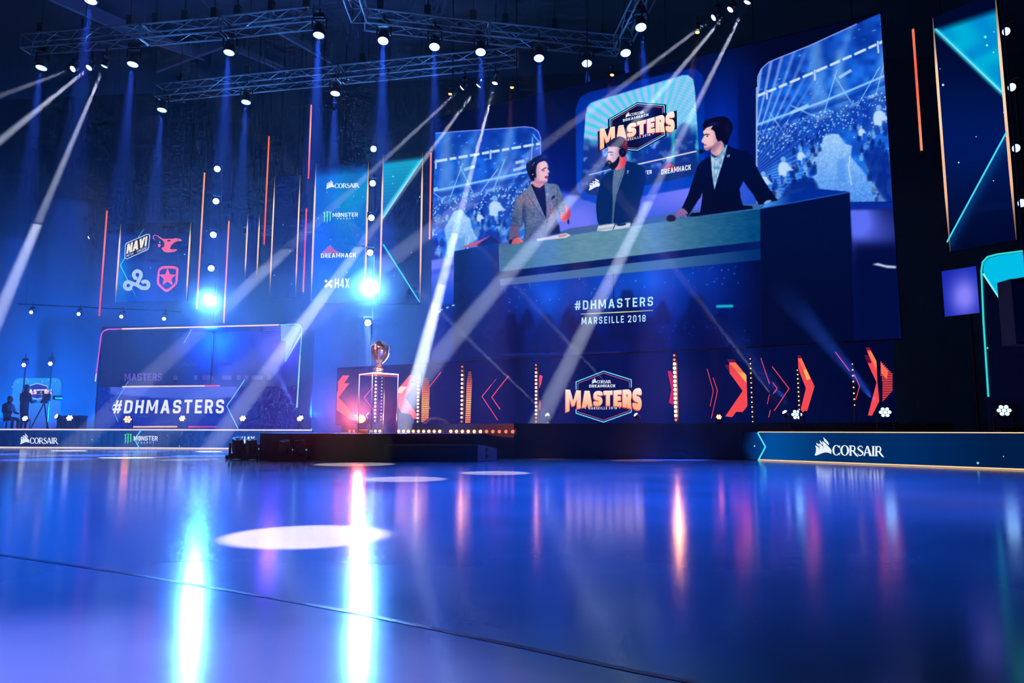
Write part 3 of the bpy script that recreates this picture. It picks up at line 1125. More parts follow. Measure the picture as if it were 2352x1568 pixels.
strokec(Z1([(1048, 880), (1075, 925), (1050, 965)]), 2.6, (244, 126, 128), .9)
fill(Z1([(1070, 1095), (1095, 1060), (1098, 1130), (1085, 1150), (1068, 1130)]), (30, 40, 92), idn=1)
fill(Z1([(238, 1400), (285, 1356), (335, 1346), (365, 1368), (402, 1392), (398, 1414), (360, 1414), (352, 1430), (290, 1436), (232, 1440)]), lambda x, y: mix((206, 88, 104), (240, 124, 116), (x - 1180) / 16), sm=True, idn=1)
for xx in (300, 330, 356):
    strokec(Z1([(xx, 1368), (xx + 6, 1430)]), 1, (170, 62, 88), .7)
fill(Z1([(188, 1385), (240, 1372), (250, 1395), (228, 1442), (195, 1440)]), (14, 24, 76), idn=1)
strokec(Z1([(255, 1352), (320, 1338)]), 1.8, (60, 34, 76), .9)

# --- bearded caster in the dark jacket
def Z2(L):
    return [(1330 + x / 6.535, 300 + y / 6.535) for x, y in L]


fill(Z2([(545, 588), (490, 612), (385, 668), (322, 790), (285, 950), (262, 1100), (266, 1255), (312, 1418), (500, 1392), (620, 1400), (790, 1388), (880, 1345), (905, 1130), (968, 900), (1010, 700), (985, 565), (880, 505), (760, 470), (690, 485)]),
     lambda x, y: mix(mix((0, 38, 104), (0, 26, 84), np.clip((1378 - x) / 8, 0, 1)), (30, 52, 118), blob(x, y, 1462, 500, 20, 40)), sm=True, idn=2)
fill(Z2([(560, 600), (545, 560), (590, 440), (630, 396), (692, 388), (708, 470), (695, 525), (640, 580)]), lambda x, y: mix((222, 132, 150), (238, 66, 90), (x - 1421) / 12), sm=True, idn=2)
fill(Z2([(530, 600), (600, 602), (660, 560), (702, 518), (684, 640), (628, 800), (575, 960), (545, 1150), (528, 1392), (496, 1392), (512, 1100), (505, 850), (514, 700)]), lambda x, y: mix((94, 122, 160), (62, 92, 140), (y - 400) / 110) + (nz(0, x, y)[..., None] - .5) * 16, idn=2)
strokec(Z2([(700, 520), (640, 680), (580, 870)]), 1.2, (30, 56, 110), .7)
strokec(Z2([(528, 1390), (545, 1150), (580, 960), (690, 640)]), 1.6, (0, 20, 78), .8)


def face2(x, y):
    c = mix((216, 182, 206), (176, 132, 172), np.clip((x - 1414) / 10, 0, 1))
    return mix(c, (240, 206, 214), blob(x, y, 1401, 360, 6, 10) * .8)


fill(Z2([(440, 236), (520, 240), (600, 250), (618, 300), (610, 400), (570, 490), (520, 560), (468, 545), (432, 490), (425, 460), (412, 425), (430, 395), (440, 365), (430, 330), (438, 290)]), face2, idn=2)
fill(Z2([(425, 462), (450, 448), (482, 462), (505, 486), (545, 462), (585, 410), (606, 388), (614, 440), (588, 520), (545, 575), (500, 588), (462, 560), (440, 512)]), (18, 18, 60), sm=True, idn=2)
fill(Z2([(445, 478), (472, 480), (478, 500), (455, 508)]), (180, 120, 150), .8, sm=True)
fill(Z2([(428, 338), (440, 322), (500, 322), (520, 338), (470, 338)]), (60, 46, 84), sm=True)
strokec(Z2([(470, 362), (490, 372), (512, 362)]), 1.6, (70, 50, 92), .95)
fill(Z2([(414, 428), (432, 440), (446, 432), (440, 418)]), (150, 104, 146), .8, sm=True)
fill(Z2([(430, 235), (434, 185), (480, 150), (540, 112), (620, 92), (690, 120), (735, 200), (740, 290), (715, 340), (660, 300), (605, 258), (540, 244), (470, 246)]), lambda x, y: mix((30, 26, 74), (116, 30, 66), blob(x, y, 1437, 335, 9, 20) + .5 * blob(x, y, 1432, 322, 5, 4)), sm=True, idn=2)
fill(Z2([(600, 262), (640, 290), (650, 350), (625, 380), (605, 350)]), (120, 90, 130), .7, sm=True, soft=1)
fill(Z2([(604, 330), (620, 280), (660, 262), (700, 290), (708, 340), (690, 390), (650, 402), (618, 380)]), (8, 11, 44), sm=True, idn=2)
fill(Z2([(635, 310), (668, 300), (680, 340), (655, 355)]), (30, 44, 96), .7, sm=True)
strokec(Z2([(632, 162), (668, 205), (672, 262)]), 2.4, (70, 74, 120), .9)
strokec(Z2([(692, 218), (718, 172)]), 2, (214, 70, 100), .9)
fill(Z2([(374, 520), (390, 488), (420, 480), (440, 508), (420, 535), (390, 535)]), (6, 14, 58), sm=True, idn=2)
strokec(Z2([(725, 610), (740, 605), (745, 625), (730, 640), (728, 650)]), 1.6, (206, 216, 240), .9)
for L, cc in (([(268, 1502), (288, 1430), (400, 1410), (532, 1396), (505, 1490), (400, 1506)], (206, 216, 230)), ([(512, 1488), (548, 1402), (640, 1396), (772, 1380), (768, 1446), (640, 1470)], (198, 212, 232))):
    fill(Z2(L), cc, idn=4)
fill(Z2([(545, 1402), (700, 1392), (712, 1410), (640, 1430), (580, 1430)]), (24, 36, 92))
for yy in (0, 24):
    strokec(Z2([(282, 1478 + yy * .6), (400, 1462 + yy * .6), (500, 1452 + yy * .6)]), 1.2, (130, 140, 160), .8)
strokec(Z2([(505, 1490), (545, 1400)]), 2, (34, 44, 90), .9)
fill([(1232, 549), (1300, 535), (1311, 540), (1300, 546), (1234, 553)], (216, 210, 226), idn=4)
fill([(1280, 541), (1300, 537), (1303, 541), (1286, 545)], (196, 140, 150), .9)

# --- caster in the navy suit and pale shirt
def Z3(L):
    return [(1530 + x / 5.807, 250 + y / 5.807) for x, y in L]


suit = lambda x, y: mix((0, 12, 62), (0, 6, 44), (y - 380) / 90)
fill(Z3([(600, 618), (540, 662), (470, 702), (420, 770), (375, 900), (340, 1010), (295, 1150), (230, 1290), (205, 1335), (290, 1440), (345, 1355), (425, 1225), (462, 1180), (490, 1100), (482, 1200), (452, 1410), (700, 1385), (920, 1362), (1160, 1330), (1150, 1295), (1030, 1290), (995, 1190), (985, 1060), (1032, 965), (1090, 1050), (1160, 1140), (1235, 1280), (1300, 1275), (1330, 1250), (1490, 1222), (1400, 1100), (1310, 960), (1230, 820), (1175, 690), (1125, 600), (1060, 562), (960, 545), (880, 520), (812, 478)]), suit, idn=3)
fill(Z3([(300, 1440), (340, 1392), (450, 1380), (800, 1360), (1150, 1300), (1150, 1330), (452, 1430)]), (0, 6, 46), idn=3)
fill(Z3([(598, 540), (640, 500), (690, 450), (745, 436), (775, 520), (740, 580), (690, 630), (650, 628), (606, 590)]), lambda x, y: mix((196, 150, 168), (232, 180, 186), blob(x, y, 1652, 350, 8, 12)), sm=True, idn=3)


def shirt3(x, y):
    n = nz(1, x, y) + .5 * nz(0, x, y)
    return mix((92, 150, 196), (176, 206, 236), np.clip((n - .35) * 1.6, 0, 1))


fill(Z3([(596, 600), (622, 640), (650, 660), (690, 640), (745, 570), (808, 482), (822, 500), (795, 620), (745, 760), (690, 930), (648, 1082), (628, 960), (612, 820), (605, 700)]), shirt3, idn=3)
strokec(Z3([(600, 606), (618, 650), (640, 636), (660, 690), (700, 660), (800, 500)]), 1.4, (66, 120, 170), .8)
strokec(Z3([(752, 660), (700, 800), (660, 960)]), 1.2, (70, 124, 176), .8)
strokec(Z3([(655, 700), (640, 880), (648, 1050)]), 1, (80, 130, 180), .8)
fill(Z3([(604, 540), (690, 452), (740, 440), (700, 520), (640, 580)]), (150, 100, 136), .5, sm=True, soft=1)


def face3(x, y):
    c = mix((236, 190, 196), (206, 150, 168), np.clip((x - 1636) / 12, 0, 1))
    c = mix(c, (150, 104, 136), np.clip((y - 333) / 10, 0, 1) * .7 * np.clip((x - 1622) / 8, 0, 1))
    return mix(c, (250, 216, 214), blob(x, y, 1625, 312, 7, 14) * .8)


fill(Z3([(545, 255), (620, 232), (652, 300), (665, 390), (692, 440), (660, 505), (600, 548), (545, 560), (512, 535), (505, 505), (512, 482), (505, 460), (475, 445), (472, 432), (494, 392), (512, 350), (494, 315), (508, 280)]), face3, idn=3)
fill(Z3([(508, 352), (535, 336), (580, 342), (584, 354), (540, 352), (515, 362)]), (38, 22, 58), sm=True)
fill(Z3([(540, 366), (560, 360), (566, 374), (548, 384)]), (50, 34, 70), .9, sm=True)
fill(Z3([(505, 478), (530, 474), (548, 488), (520, 496)]), (140, 84, 112), .8, sm=True)
strokec(Z3([(508, 496), (540, 494)]), 1.4, (160, 70, 96), .9)
fill(Z3([(505, 510), (540, 520), (600, 512), (650, 470), (690, 440), (655, 515), (600, 548), (545, 560), (514, 538)]), (112, 74, 110), .5, sm=True, soft=1)
fill(Z3([(488, 250), (498, 192), (560, 146), (650, 116), (760, 104), (830, 130), (880, 200), (888, 260), (868, 340), (835, 420), (815, 485), (780, 470), (735, 430), (690, 432), (668, 380), (652, 320), (622, 285), (598, 276), (622, 236), (580, 232), (545, 255), (505, 292)]), lambda x, y: mix((8, 8, 44), (16, 26, 86), blob(x, y, 1640, 285, 10, 5) + .4 * blob(x, y, 1670, 300, 6, 16)), sm=True, idn=3)
fill(Z3([(435, 575), (445, 550), (470, 540), (495, 550), (500, 580), (480, 602), (452, 600)]), (10, 18, 66), sm=True, idn=3)
strokec(Z3([(490, 560), (560, 562), (610, 540)]), 1.6, (10, 16, 60), .9)
strokec(Z3([(820, 622), (845, 618), (842, 640), (822, 645), (820, 625)]), 1.5, (200, 214, 244), .9)
fill(Z3([(138, 1440), (132, 1402), (165, 1362), (212, 1330), (255, 1348), (292, 1392), (284, 1412), (262, 1400), (272, 1442), (258, 1450), (232, 1400), (220, 1440), (200, 1440), (190, 1412), (172, 1450), (150, 1455)]), (142, 106, 160), sm=True, idn=3)
for xx in (165, 195, 225):
    strokec(Z3([(xx, 1375), (xx - 10, 1440)]), 1, (80, 56, 116), .8)
fill(Z3([(4, 1460), (22, 1425), (70, 1412), (115, 1430), (128, 1462), (110, 1492), (60, 1502), (15, 1492)]), (6, 10, 52), sm=True, idn=4)
fill(Z3([(1300, 1262), (1345, 1225), (1410, 1218), (1390, 1240), (1330, 1266)]), (146, 176, 236), idn=3)
strokec(Z3([(820, 500), (750, 760), (650, 1085)]), 1.3, (8, 26, 90), .8)

# panel id map for the remaining picture areas
for poly, i in ((left_panel, 6), (right_panel, 7), (mid_panel, 8)):
    mk, sy, sx = pmask(poly)
    sub = IDM[sy, sx]
    sub[(mk > .5) & (sub == 0)] = i

# clip the picture to displayable colours
CAN[:] = np.clip(CAN, 0, 255)


def canvas(px, py):
    x = np.clip(px - X0 - .5, 0, CW - 1.001)
    y = np.clip(py - Y0 - .5, 0, CH - 1.001)
    xi, yi = x.astype(int), y.astype(int)
    fx, fy = (x - xi)[..., None], (y - yi)[..., None]
    return (CAN[yi, xi] * (1 - fx) * (1 - fy) + CAN[yi, xi + 1] * fx * (1 - fy) + CAN[yi + 1, xi] * (1 - fx) * fy + CAN[yi + 1, xi + 1] * fx * fy)


def canvas_id(px, py):
    return IDM[np.clip((py - Y0).astype(int), 0, CH - 1), np.clip((px - X0).astype(int), 0, CW - 1)]


CABINET = surf('led_cabinet', (.006, .007, .01), .6)
sL, _ = PC.sz(993, 500)
sR, _ = PC.sz(2046, 400)
ZB, ZT = 2.70, 10.35
big = thing('led_screen', 'giant LED screen at stage centre showing three casters behind a studio desk', 'screen', tuple(PC.at((sL + sR) / 2, ZB)))
MC = Matrix.Rotation(math.atan2(PC.d.y, PC.d.x), 3, 'Z')
obj('cabinet', MB().box(PC.at((sL + sR) / 2, (ZB + ZT) / 2, -.09), (sR - sL + .04, .16, ZT - ZB + .04), MC), CABINET, big)
pics = picture('picture', PC, sL, sR, ZB, ZT, canvas, big, step=.0165, ids=canvas_id,
               lift={1: .03, 2: .03, 3: .03},
               names={0: 'studio_picture', 1: 'presenter_picture', 2: 'presenter_picture', 3: 'presenter_picture', 4: 'desk_picture', 5: 'desk_front_picture', 6: 'crowd_picture', 7: 'crowd_picture', 8: 'logo_panel_picture'})
lab = {1: 'presenter in grey tweed jacket and headset turned right', 2: 'bearded presenter in dark jacket and grey shirt looking down', 3: 'presenter in navy suit and pale blue shirt leaning on desk'}
k = 0
for o in pics:
    if o.name.startswith('presenter_picture'):
        k += 1
        o['label'] = lab[k]
rig = MB()
for s in np.linspace(sL + .6, sR - .6, 6):
    rig.tube(PC.at(s, ZT - .02, -.1), PC.at(s, 17.0, -.1), .015)
    rig.box(PC.at(s, (ZB + ZT) / 2, -.2), (.12, .1, ZT - ZB - .1), MC)
obj('hanging_rig', rig, CABINET, big)
WT = emat((236, 244, 255))


def corsair_sail():
    A = [(345, 350), (400, 382), (444, 408), (448, 470), (456, 430), (436, 300), (490, 332), (534, 370), (541, 440), (548, 400), (520, 236), (600, 300), (690, 392), (735, 444), (748, 500), (735, 556), (680, 528), (600, 516), (500, 545), (420, 582), (360, 606), (328, 590), (355, 530), (366, 440)]
    t1 = [(366, 288), (402, 302), (440, 332), (432, 372), (385, 346)]
    t2 = [(450, 218), (500, 262), (526, 302), (518, 332), (474, 302)]
    t3 = [(540, 143), (600, 195), (660, 262), (686, 312), (676, 338), (620, 290), (570, 250)]
    return join(*[polys_mesh([P]) for P in (A, t1, t2, t3)])


def serif_text(word, q, bold):
    """roman capitals: the plain letter outlines with slab feet and heads added along baseline and cap line"""
    return text_in(word, q, bold, .92)


def corsair(q):
    """whole wordmark in the quad q"""
    a = unit_in(corsair_sail(), (328, 143, 2045, 610), q)
    u0, u1, v0, v1 = (765 - 328) / 1717, 1., (330 - 143) / 467, (590 - 143) / 467
    tq = bil(q, np.array([u0, u1, u1, u0]), np.array([v0, v0, v1, v1]))
    return join(a, text_in('CORSAIR', tq, .012, .9))


def sub(q, u0, v0, u1, v1):
    return bil(q, np.array([u0, u1, u1, u0]), np.array([v0, v0, v1, v1]))


def monster(q):
    """three ragged claw strokes"""
    L = []
    for k, (x, h, ln) in enumerate(((.02, .06, .96), (.36, 0, 1.), (.7, .03, .88))):
        P = [(x - .02, h + .02), (x + .08, h), (x + .26, h + .02), (x + .3, h + .05), (x + .22, h + .12), (x + .24, h + .35), (x + .2, h + .5), (x + .24, h + .62), (x + .16, ln * .86), (x + .1, ln), (x + .12, ln * .8), (x + .04, ln * .9), (x + .1, h + .55), (x + .06, h + .4), (x + .1, h + .25), (x + .06, h + .1)]
        L.append(P)
    return unit_in(polys_mesh(L), (0, 0, 1, 1), q)


def monster_text(q):
    return join(text_in('MONSTER', sub(q, 0, 0, 1, .62), .02, .95), text_in('ENERGY', sub(q, .18, .78, .84, 1), .01, 1.9),
                unit_in(polys_mesh([[(.245, -.06), (.27, -.06), (.27, .7), (.245, .7)]]), (0, 0, 1, 1), q))


def dreamhack_fan(q):
    """a red fan of slanted blocks falling away from one tip"""
    L = []
    for r in range(7):
        y0, y1 = .02 + r * .145, .02 + r * .145 + .10
        n = 1 + r
        for k in range(n):
            def ex(y, f):
                return (.44 - .44 * y ** .8) + f * (.44 * y ** .8 + .56 * y ** 1.7)
            f0, f1 = k / n + .06 / n, (k + .78) / n
            L.append([(ex(y0, f0), y0), (ex(y0, f1), y0), (ex(y1, f1), y1), (ex(y1, f0), y1)])
    return unit_in(polys_mesh(L), (0, 0, 1, 1.04), q)


def h4x_mark(q):
    s = .16
    bars = []
    for (x0, y0, x1, y1) in ((.86, .12, .12, .88), (.14, .12, .33, .31), (.52, .5, .88, .88)):
        bars.append(stroke([(x0, y0), (x1, y1)], .27))
    return unit_in(join(*bars), (0, 0, 1, 1), q)


def masters_warp(u, v):
    """letters taller at both ends, arched along the foot"""
    k = (2 * u - 1) ** 2
    top = .10 - .10 * k + .04 * (1 - u)
    bot = .74 + .26 * k
    return u, top + (bot - top) * v


def masters_logo(q, parent, plane, k, dark=None, small=True, hexa=True):
    """hexagon badge; q is the box of the whole badge"""
    e = []
    hx = [(.5, 0), (.862, .175), (.862, .33)], [(.5, 0), (.138, .205), (.138, .36)], [(.138, .735), (.138, .82), (.5, 1), (.862, .81), (.862, .73)]
    hi = [(.5, .04), (.838, .205), (.838, .33)], [(.5, .04), (.162, .235), (.162, .36)], [(.162, .77), (.162, .795), (.5, .96), (.838, .785), (.838, .73)]

    def P(L):
        return [tuple(p) for p in bil(q, np.array([a for a, _ in L]), np.array([b_ for _, b_ in L]))]
    w = abs(q[1][0] - q[0][0])
    if dark:
        flat('badge_ground', polys_mesh([P([(.5, -.03), (.89, .16), (.89, .36), (1.03, .34), (1.03, .74), (.89, .76), (.89, .84), (.5, 1.03), (.11, .85), (.11, .78), (-.03, .84), (-.03, .40), (.11, .38), (.11, .19)])]), plane, k, emat(dark), parent)
    if hexa:
        flat('badge_outline', join(*[stroke(P(L), max(1.6, w * .013)) for L in hx]), plane, k + .004, emat((104, 222, 248)), parent)
        flat('badge_inner_outline', join(*[stroke(P(L), max(1.0, w * .006)) for L in hi]), plane, k + .004, emat((226, 112, 150)), parent)
    mq = sub(q, 0, .33, 1, .80)
    VT = text_in('MASTERS', mq, .075, .72, masters_warp)
    sh = ([(x - w * .008, y + w * .012) for x, y in VT[0]], VT[1])
    flat('title_shadow', sh, plane, k + .006, emat((226, 62, 74)), parent)
    V = np.array(VT[0])
    yn = (V[:, 1] - V[:, 1].min()) / (np.ptp(V[:, 1]))
    cols = mix((255, 244, 234), (252, 176, 118), yn * (1.2 if hexa and not dark else .7))
    flat('title', VT, plane, k + .009, None, parent, cols=cols)
    if small:
        flat('sponsor_line', corsair(sub(q, .345, .13, .60, .245)), plane, k + .006, WT, parent)
        flat('event_line', text_in('DREAMHACK', sub(q, .31, .262, .655, .318), .035, 1.0), plane, k + .006, WT, parent)
        flat('city_line', text_in('MARSEILLE 2018', sub(q, .30, .70, .672, .75), .02, 1.35), plane, k + .006, WT, parent)
        for x in (.26, .71):
            flat('city_dot', polys_mesh([P([(x - .006, .715), (x + .006, .715), (x + .006, .735), (x - .006, .735)])]), plane, k + .006, WT, parent)


# graphics shown on the giant screen's middle panel and desk front
masters_logo([(1377, 258), (1549, 218), (1550, 325), (1379, 365)], big, PC, .004, dark=(4, 14, 66))
flat('sponsor_mark', corsair([(1352, 413), (1470, 386), (1470, 410), (1352, 438)]), PC, .01, WT, big)
flat('event_mark', text_in('DREAMHACK', quad(1519, 389, 1587, 401, .17), .035), PC, .01, WT, big)
flat('event_fan', dreamhack_fan(quad(1521, 373, 1562, 391, .12)), PC, .01, emat((232, 70, 96)), big)
flat('sponsor_mark', text_in('TER', quad(1480, 392, 1497, 401, .12), .03), PC, .01, WT, big)
flat('hashtag', text_in('#DHMASTERS', quad(1320, 691, 1500, 712, .055), .022, 1.18), PC, .01, emat((190, 232, 250)), big)
flat('city_line', text_in('MARSEILLE 2018', quad(1336, 729, 1483, 745, .045), .02, 1.25), PC, .01, emat((190, 232, 250)), big)
flat('rule', stroke([(1334, 721), (1420, 717), (1500, 712.5)], [1.4, 2.6, 1.2]), PC, .01, emat((214, 216, 130)), big)

# ------------------------------------------------------------------ LED band with chevrons under the giant screen
bL, _ = PC.sz(772, 920)
bR, _ = PC.sz(2056, 900)
BZ0, BZ1 = .86, 2.66
band = thing('led_band', 'low dark LED wall of red chevrons and hexagon badge behind the stage', 'screen', tuple(PC.at((bL + bR) / 2, BZ0 - .03)))
obj('cabinet', MB().box(PC.at((bL + bR) / 2, (BZ0 + BZ1) / 2 - .01, -.09), (bR - bL, .16, BZ1 - BZ0 + .04), MC), CABINET, band)


def bandpic(x, y):
    c = mix((22, 22, 104), (0, 10, 66), (x - 780) / 420)
    c = mix(c, (0, 14, 84), np.exp(-((x - 1400) / 200) ** 2))
    c = mix(c, (0, 6, 46), (x - 1700) / 300)
    return c


picture('band_picture', PC, bL, bR, BZ0, BZ1, bandpic, band, step=.05)
RED = emat((246, 74, 82))
PINK = emat((250, 96, 110))
DRED = emat((196, 30, 74))
HI = emat((252, 178, 96))


def Z7(L):
    return [(500 + x / 3.36, 760 + y / 3.36) for x, y in L]


def ZR(L):
    return [(1600 + x / 4.9, 780 + y / 4.9) for x, y in L]


def chev(VT, mat, k=.006, label=None):
    return flat('chevron', VT, PC, k, mat, band)


def chevs(mat, *VTs):
    for VT in VTs:
        chev(VT, mat)


chevs(PINK, polys_mesh([Z7([(965, 342), (1018, 342), (930, 470), (928, 390)])]), polys_mesh([Z7([(968, 402), (1018, 402), (932, 512), (1075, 660), (1070, 690), (1010, 672), (965, 640), (918, 608), (922, 470)])]))
chev(stroke(Z7([(1205, 425), (1130, 512), (1205, 612)]), 2.2), PINK)
chevs(PINK, polys_mesh([Z7([(1480, 340), (1528, 340), (1445, 465), (1385, 458)])]), polys_mesh([Z7([(1490, 402), (1530, 402), (1445, 512), (1537, 640), (1532, 680), (1506, 674), (1490, 642), (1420, 630), (1345, 515), (1388, 458), (1440, 470)])]))
flat('chevron_flare', polys_mesh([Z7([(1408, 426), (1462, 430), (1420, 482), (1372, 474)])]), PC, .009, emat((255, 214, 190)), band)
chevs(RED, stroke(Z7([(1725, 315), (1608, 465)]), 2), stroke(Z7([(1604, 545), (1640, 600)]), 2), stroke(Z7([(1594, 640), (1620, 680)]), 2))
chevs(RED, stroke(Z7([(2115, 412), (2040, 505), (2162, 688)]), 2), stroke(Z7([(2148, 372), (2120, 406)]), 1))
chev(stroke(Z7([(2245, 345), (2115, 510), (2180, 606)]), 2.2), RED)
z6 = lambda L: [(1150 + x / 3.137, 500 + y / 3.137) for x, y in L]
chevs(RED, polys_mesh([z6([(282, 1130), (302, 1140), (290, 1200), (272, 1240), (272, 1175)])]), polys_mesh([z6([(268, 1290), (288, 1330), (284, 1388), (262, 1345)])]))
chev(polys_mesh([z6([(1202, 1103), (1228, 1103), (1246, 1150), (1246, 1350), (1212, 1330), (1230, 1235)])]), DRED)
chev(stroke(ZR([(118, 325), (188, 575), (152, 748)]), 1.5), RED)
chev(stroke(ZR([(185, 425), (235, 578), (165, 885)]), 1.5), RED)
chev(polys_mesh([ZR([(365, 255), (440, 255), (562, 405), (572, 745), (520, 812), (445, 812), (400, 870), (322, 862), (518, 575), (372, 375)])]), RED)
flat('chevron_hatching', join(*[stroke(ZR([(345 + i * 11, 228 + i * 12), (430 + i * 4, 228 + i * 12)]), .9) for i in range(3)], *[stroke(ZR([(318 + i * 10, 290 + i * 14), (408 + i * 8, 290 + i * 14)]), .9) for i in range(6)]), PC, .006, DRED, band)
flat('chevron_flare', polys_mesh([ZR([(468, 372), (540, 372), (562, 405), (558, 486)])]), PC, .009, HI, band)
flat('chevron_flare', polys_mesh([ZR([(372, 262), (440, 258), (535, 372), (466, 374)])]), PC, .009, emat((250, 124, 84)), band)
chevs(RED, stroke(ZR([(722, 205), (820, 495)]), 1.5), stroke(ZR([(820, 615), (795, 725)]), 1.4), stroke(ZR([(830, 790), (812, 872)]), 1.8))
chev(stroke(ZR([(855, 480), (908, 548), (862, 608)]), 1.8), RED)
chev(stroke(ZR([(850, 300), (1040, 550), (872, 800)]), 1.9), RED)
chev(polys_mesh([ZR([(1140, 205), (1180, 205), (1328, 525), (1245, 800), (1220, 800), (1185, 820), (1165, 810), (1230, 545), (1145, 330)])]), RED)
flat('chevron_hatching', join(*[stroke(ZR([(1133 + i * 3, 182 + i * 11), (1172 + i * 4, 182 + i * 11)]), .9) for i in range(2)]), PC, .006, DRED, band)
flat('chevron_flare', polys_mesh([ZR([(1200, 340), (1232, 326), (1282, 436), (1242, 456)])]), PC, .009, HI, band)
flat('chevron_flare', polys_mesh([ZR([(1146, 216), (1180, 210), (1230, 322), (1198, 332)])]), PC, .009, emat((250, 118, 80)), band)
chevs(RED, stroke(ZR([(1560, 135), (1722, 352)]), 1.8), stroke(ZR([(1745, 325), (1835, 520), (1772, 738)]), 1.7))
chev(polys_mesh([ZR([(1916, 120), (1958, 115), (2025, 240), (2034, 470), (2056, 690), (2020, 765), (1972, 855), (1928, 850), (2025, 480), (1925, 262), (1970, 262)])]), RED)
flat('chevron_hatching', join(*[stroke(ZR([(1904 + i * 4, 92 + i * 11), (1948 + i * 4, 90 + i * 11)]), .9) for i in range(3)], *[stroke(ZR([(1890 + i * 6, 178 + i * 15), (1958 + i * 6, 176 + i * 15)]), .9) for i in range(6)]), PC, .006, DRED, band)
flat('chevron_flare', polys_mesh([ZR([(1928, 140), (1966, 132), (2025, 245), (2028, 350)])]), PC, .009, emat((250, 130, 88)), band)
flat('chevron_hatching', join(*[stroke(ZR([(2070, 250 + i * 19), (min(2205, 2074 + i * 17 + 10), 250 + i * 19)]) if i < 9 else ZR([(2085 if i < 12 else 2092, 250 + i * 19), (2205 if i < 18 else 2205 - (i - 17) * 17, 250 + i * 19)]), 2.2) for i in range(24)]), PC, .006, RED, band)
flat('chevron_flare', polys_mesh([ZR([(2070, 250), (2155, 352), (2142, 446), (2080, 380)])]), PC, .009, emat((250, 110, 84)), band)
for (x0, x1, y0, y1) in ((968, 988, 868, 970), (1073, 1085, 853, 972)):  # batten light mirrored in the band, painted as amber stripes
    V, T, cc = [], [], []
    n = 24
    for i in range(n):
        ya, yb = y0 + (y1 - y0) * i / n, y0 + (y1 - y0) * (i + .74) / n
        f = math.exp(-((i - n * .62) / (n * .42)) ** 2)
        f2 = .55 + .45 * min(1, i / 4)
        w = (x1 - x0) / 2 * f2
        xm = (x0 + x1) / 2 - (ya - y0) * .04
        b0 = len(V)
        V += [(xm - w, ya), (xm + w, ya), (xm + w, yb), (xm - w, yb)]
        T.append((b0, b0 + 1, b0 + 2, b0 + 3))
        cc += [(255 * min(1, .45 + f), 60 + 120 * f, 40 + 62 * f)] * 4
    flat('batten_reflection', (V, T), PC, .006, None, band, cols=np.array(cc))
masters_logo([(1299, 853), (1474, 851), (1474, 968), (1299, 970)], band, PC, .006)

# ------------------------------------------------------------------ kerb LED boards along the stage edge
LINE = emat((255, 232, 222))
GOLD = emat((255, 214, 160))


def kerb(label, plane, px0, px1, ytop, ybot, func, step):
    s0, _ = plane.sz(px0, 1010)
    s1, _ = plane.sz(px1, 1010)
    z1 = plane.hit((px0 + px1) / 2, ytop).z
    t = thing('led_kerb', label, 'screen', tuple(plane.at((s0 + s1) / 2, 0)))
    M = Matrix.Rotation(math.atan2(plane.d.y, plane.d.x), 3, 'Z')
    obj('cabinet', MB().box(plane.at((s0 + s1) / 2, z1 / 2, -.06), (s1 - s0, .1, z1), M), CABINET, t)
    picture('board_picture', plane, s0, s1, .012, z1, func, t, step=step)
    return t, s0, s1, z1


def strip(plane, s0, s1, z0, z1, k, mat, parent, name='edge_line'):
    mb = MB()
    mb.add([plane.at(s0, z0, k), plane.at(s1, z0, k), plane.at(s1, z1, k), plane.at(s0, z1, k)], [(0, 1, 2, 3)])
    return obj(name, mb, mat, parent)


def lk(x, y):
    c = mix((0, 36, 96), (0, 70, 160), (x - 60) / 420)
    c = mix(c, (0, 92, 176), .6 * blob(x, y, 215, 1010, 120, 60))
    return c


kl, s0, s1, z1 = kerb('long blue LED kerb with sponsor logos along the left stage edge', LB, -70, 716, 985.8, 1030, lk, .06)
strip(LB, s0, s1, z1 - .035, z1 + .012, .008, LINE, kl)
strip(LB, s0, s1, .006, .05, .008, LINE, kl)
flat('sponsor_mark', corsair([(46, 994), (134, 994.5), (134, 1020), (46, 1020)]), LB, .012, WT, kl)
flat('claw_mark', monster(quad(285, 995, 303, 1021)), LB, .012, emat((76, 228, 112)), kl)
flat('sponsor_text', monster_text(quad(307, 1001, 362, 1018)), LB, .012, WT, kl)
flat('cross_mark', h4x_mark(quad(533, 1003, 551, 1021)), LB, .012, WT, kl)
flat('sponsor_text', text_in('H4X', quad(555, 1002, 585, 1022), .03, .9), LB, .012, WT, kl)
CY_ = emat((70, 214, 244))
flat('arrow_line', stroke([(324, 987.5), (309, 1008), (320, 1029)], 2.6), LB, .01, CY_, kl)
flat('arrow_line', stroke([(712, 988), (716, 983)], 2), LB, .01, CY_, kl)
for (x, y, r) in ((211, 1009, 1.1), (412, 1024, 1.4), (385, 1000, .8)):
    flat('spark', polys_mesh([[(x + r * math.cos(a), y + r * math.sin(a)) for a in np.arange(0, 6.2, .8)]]), LB, .01, emat((120, 210, 250)), kl)


def rk(x, y):
    c = mix((0, 12, 56), (0, 78, 156), (x - 1690) / 75)
    c = mix(c, (0, 44, 100), (x - 1780) / 140)
    c = mix(c, (0, 30, 72), (x - 2080) / 200)
    c = mix(c, (0, 3, 20), (1745 - (np.abs(y - 1025) * -.55 + 18) - x - 10) / 14 * .6)
    return c


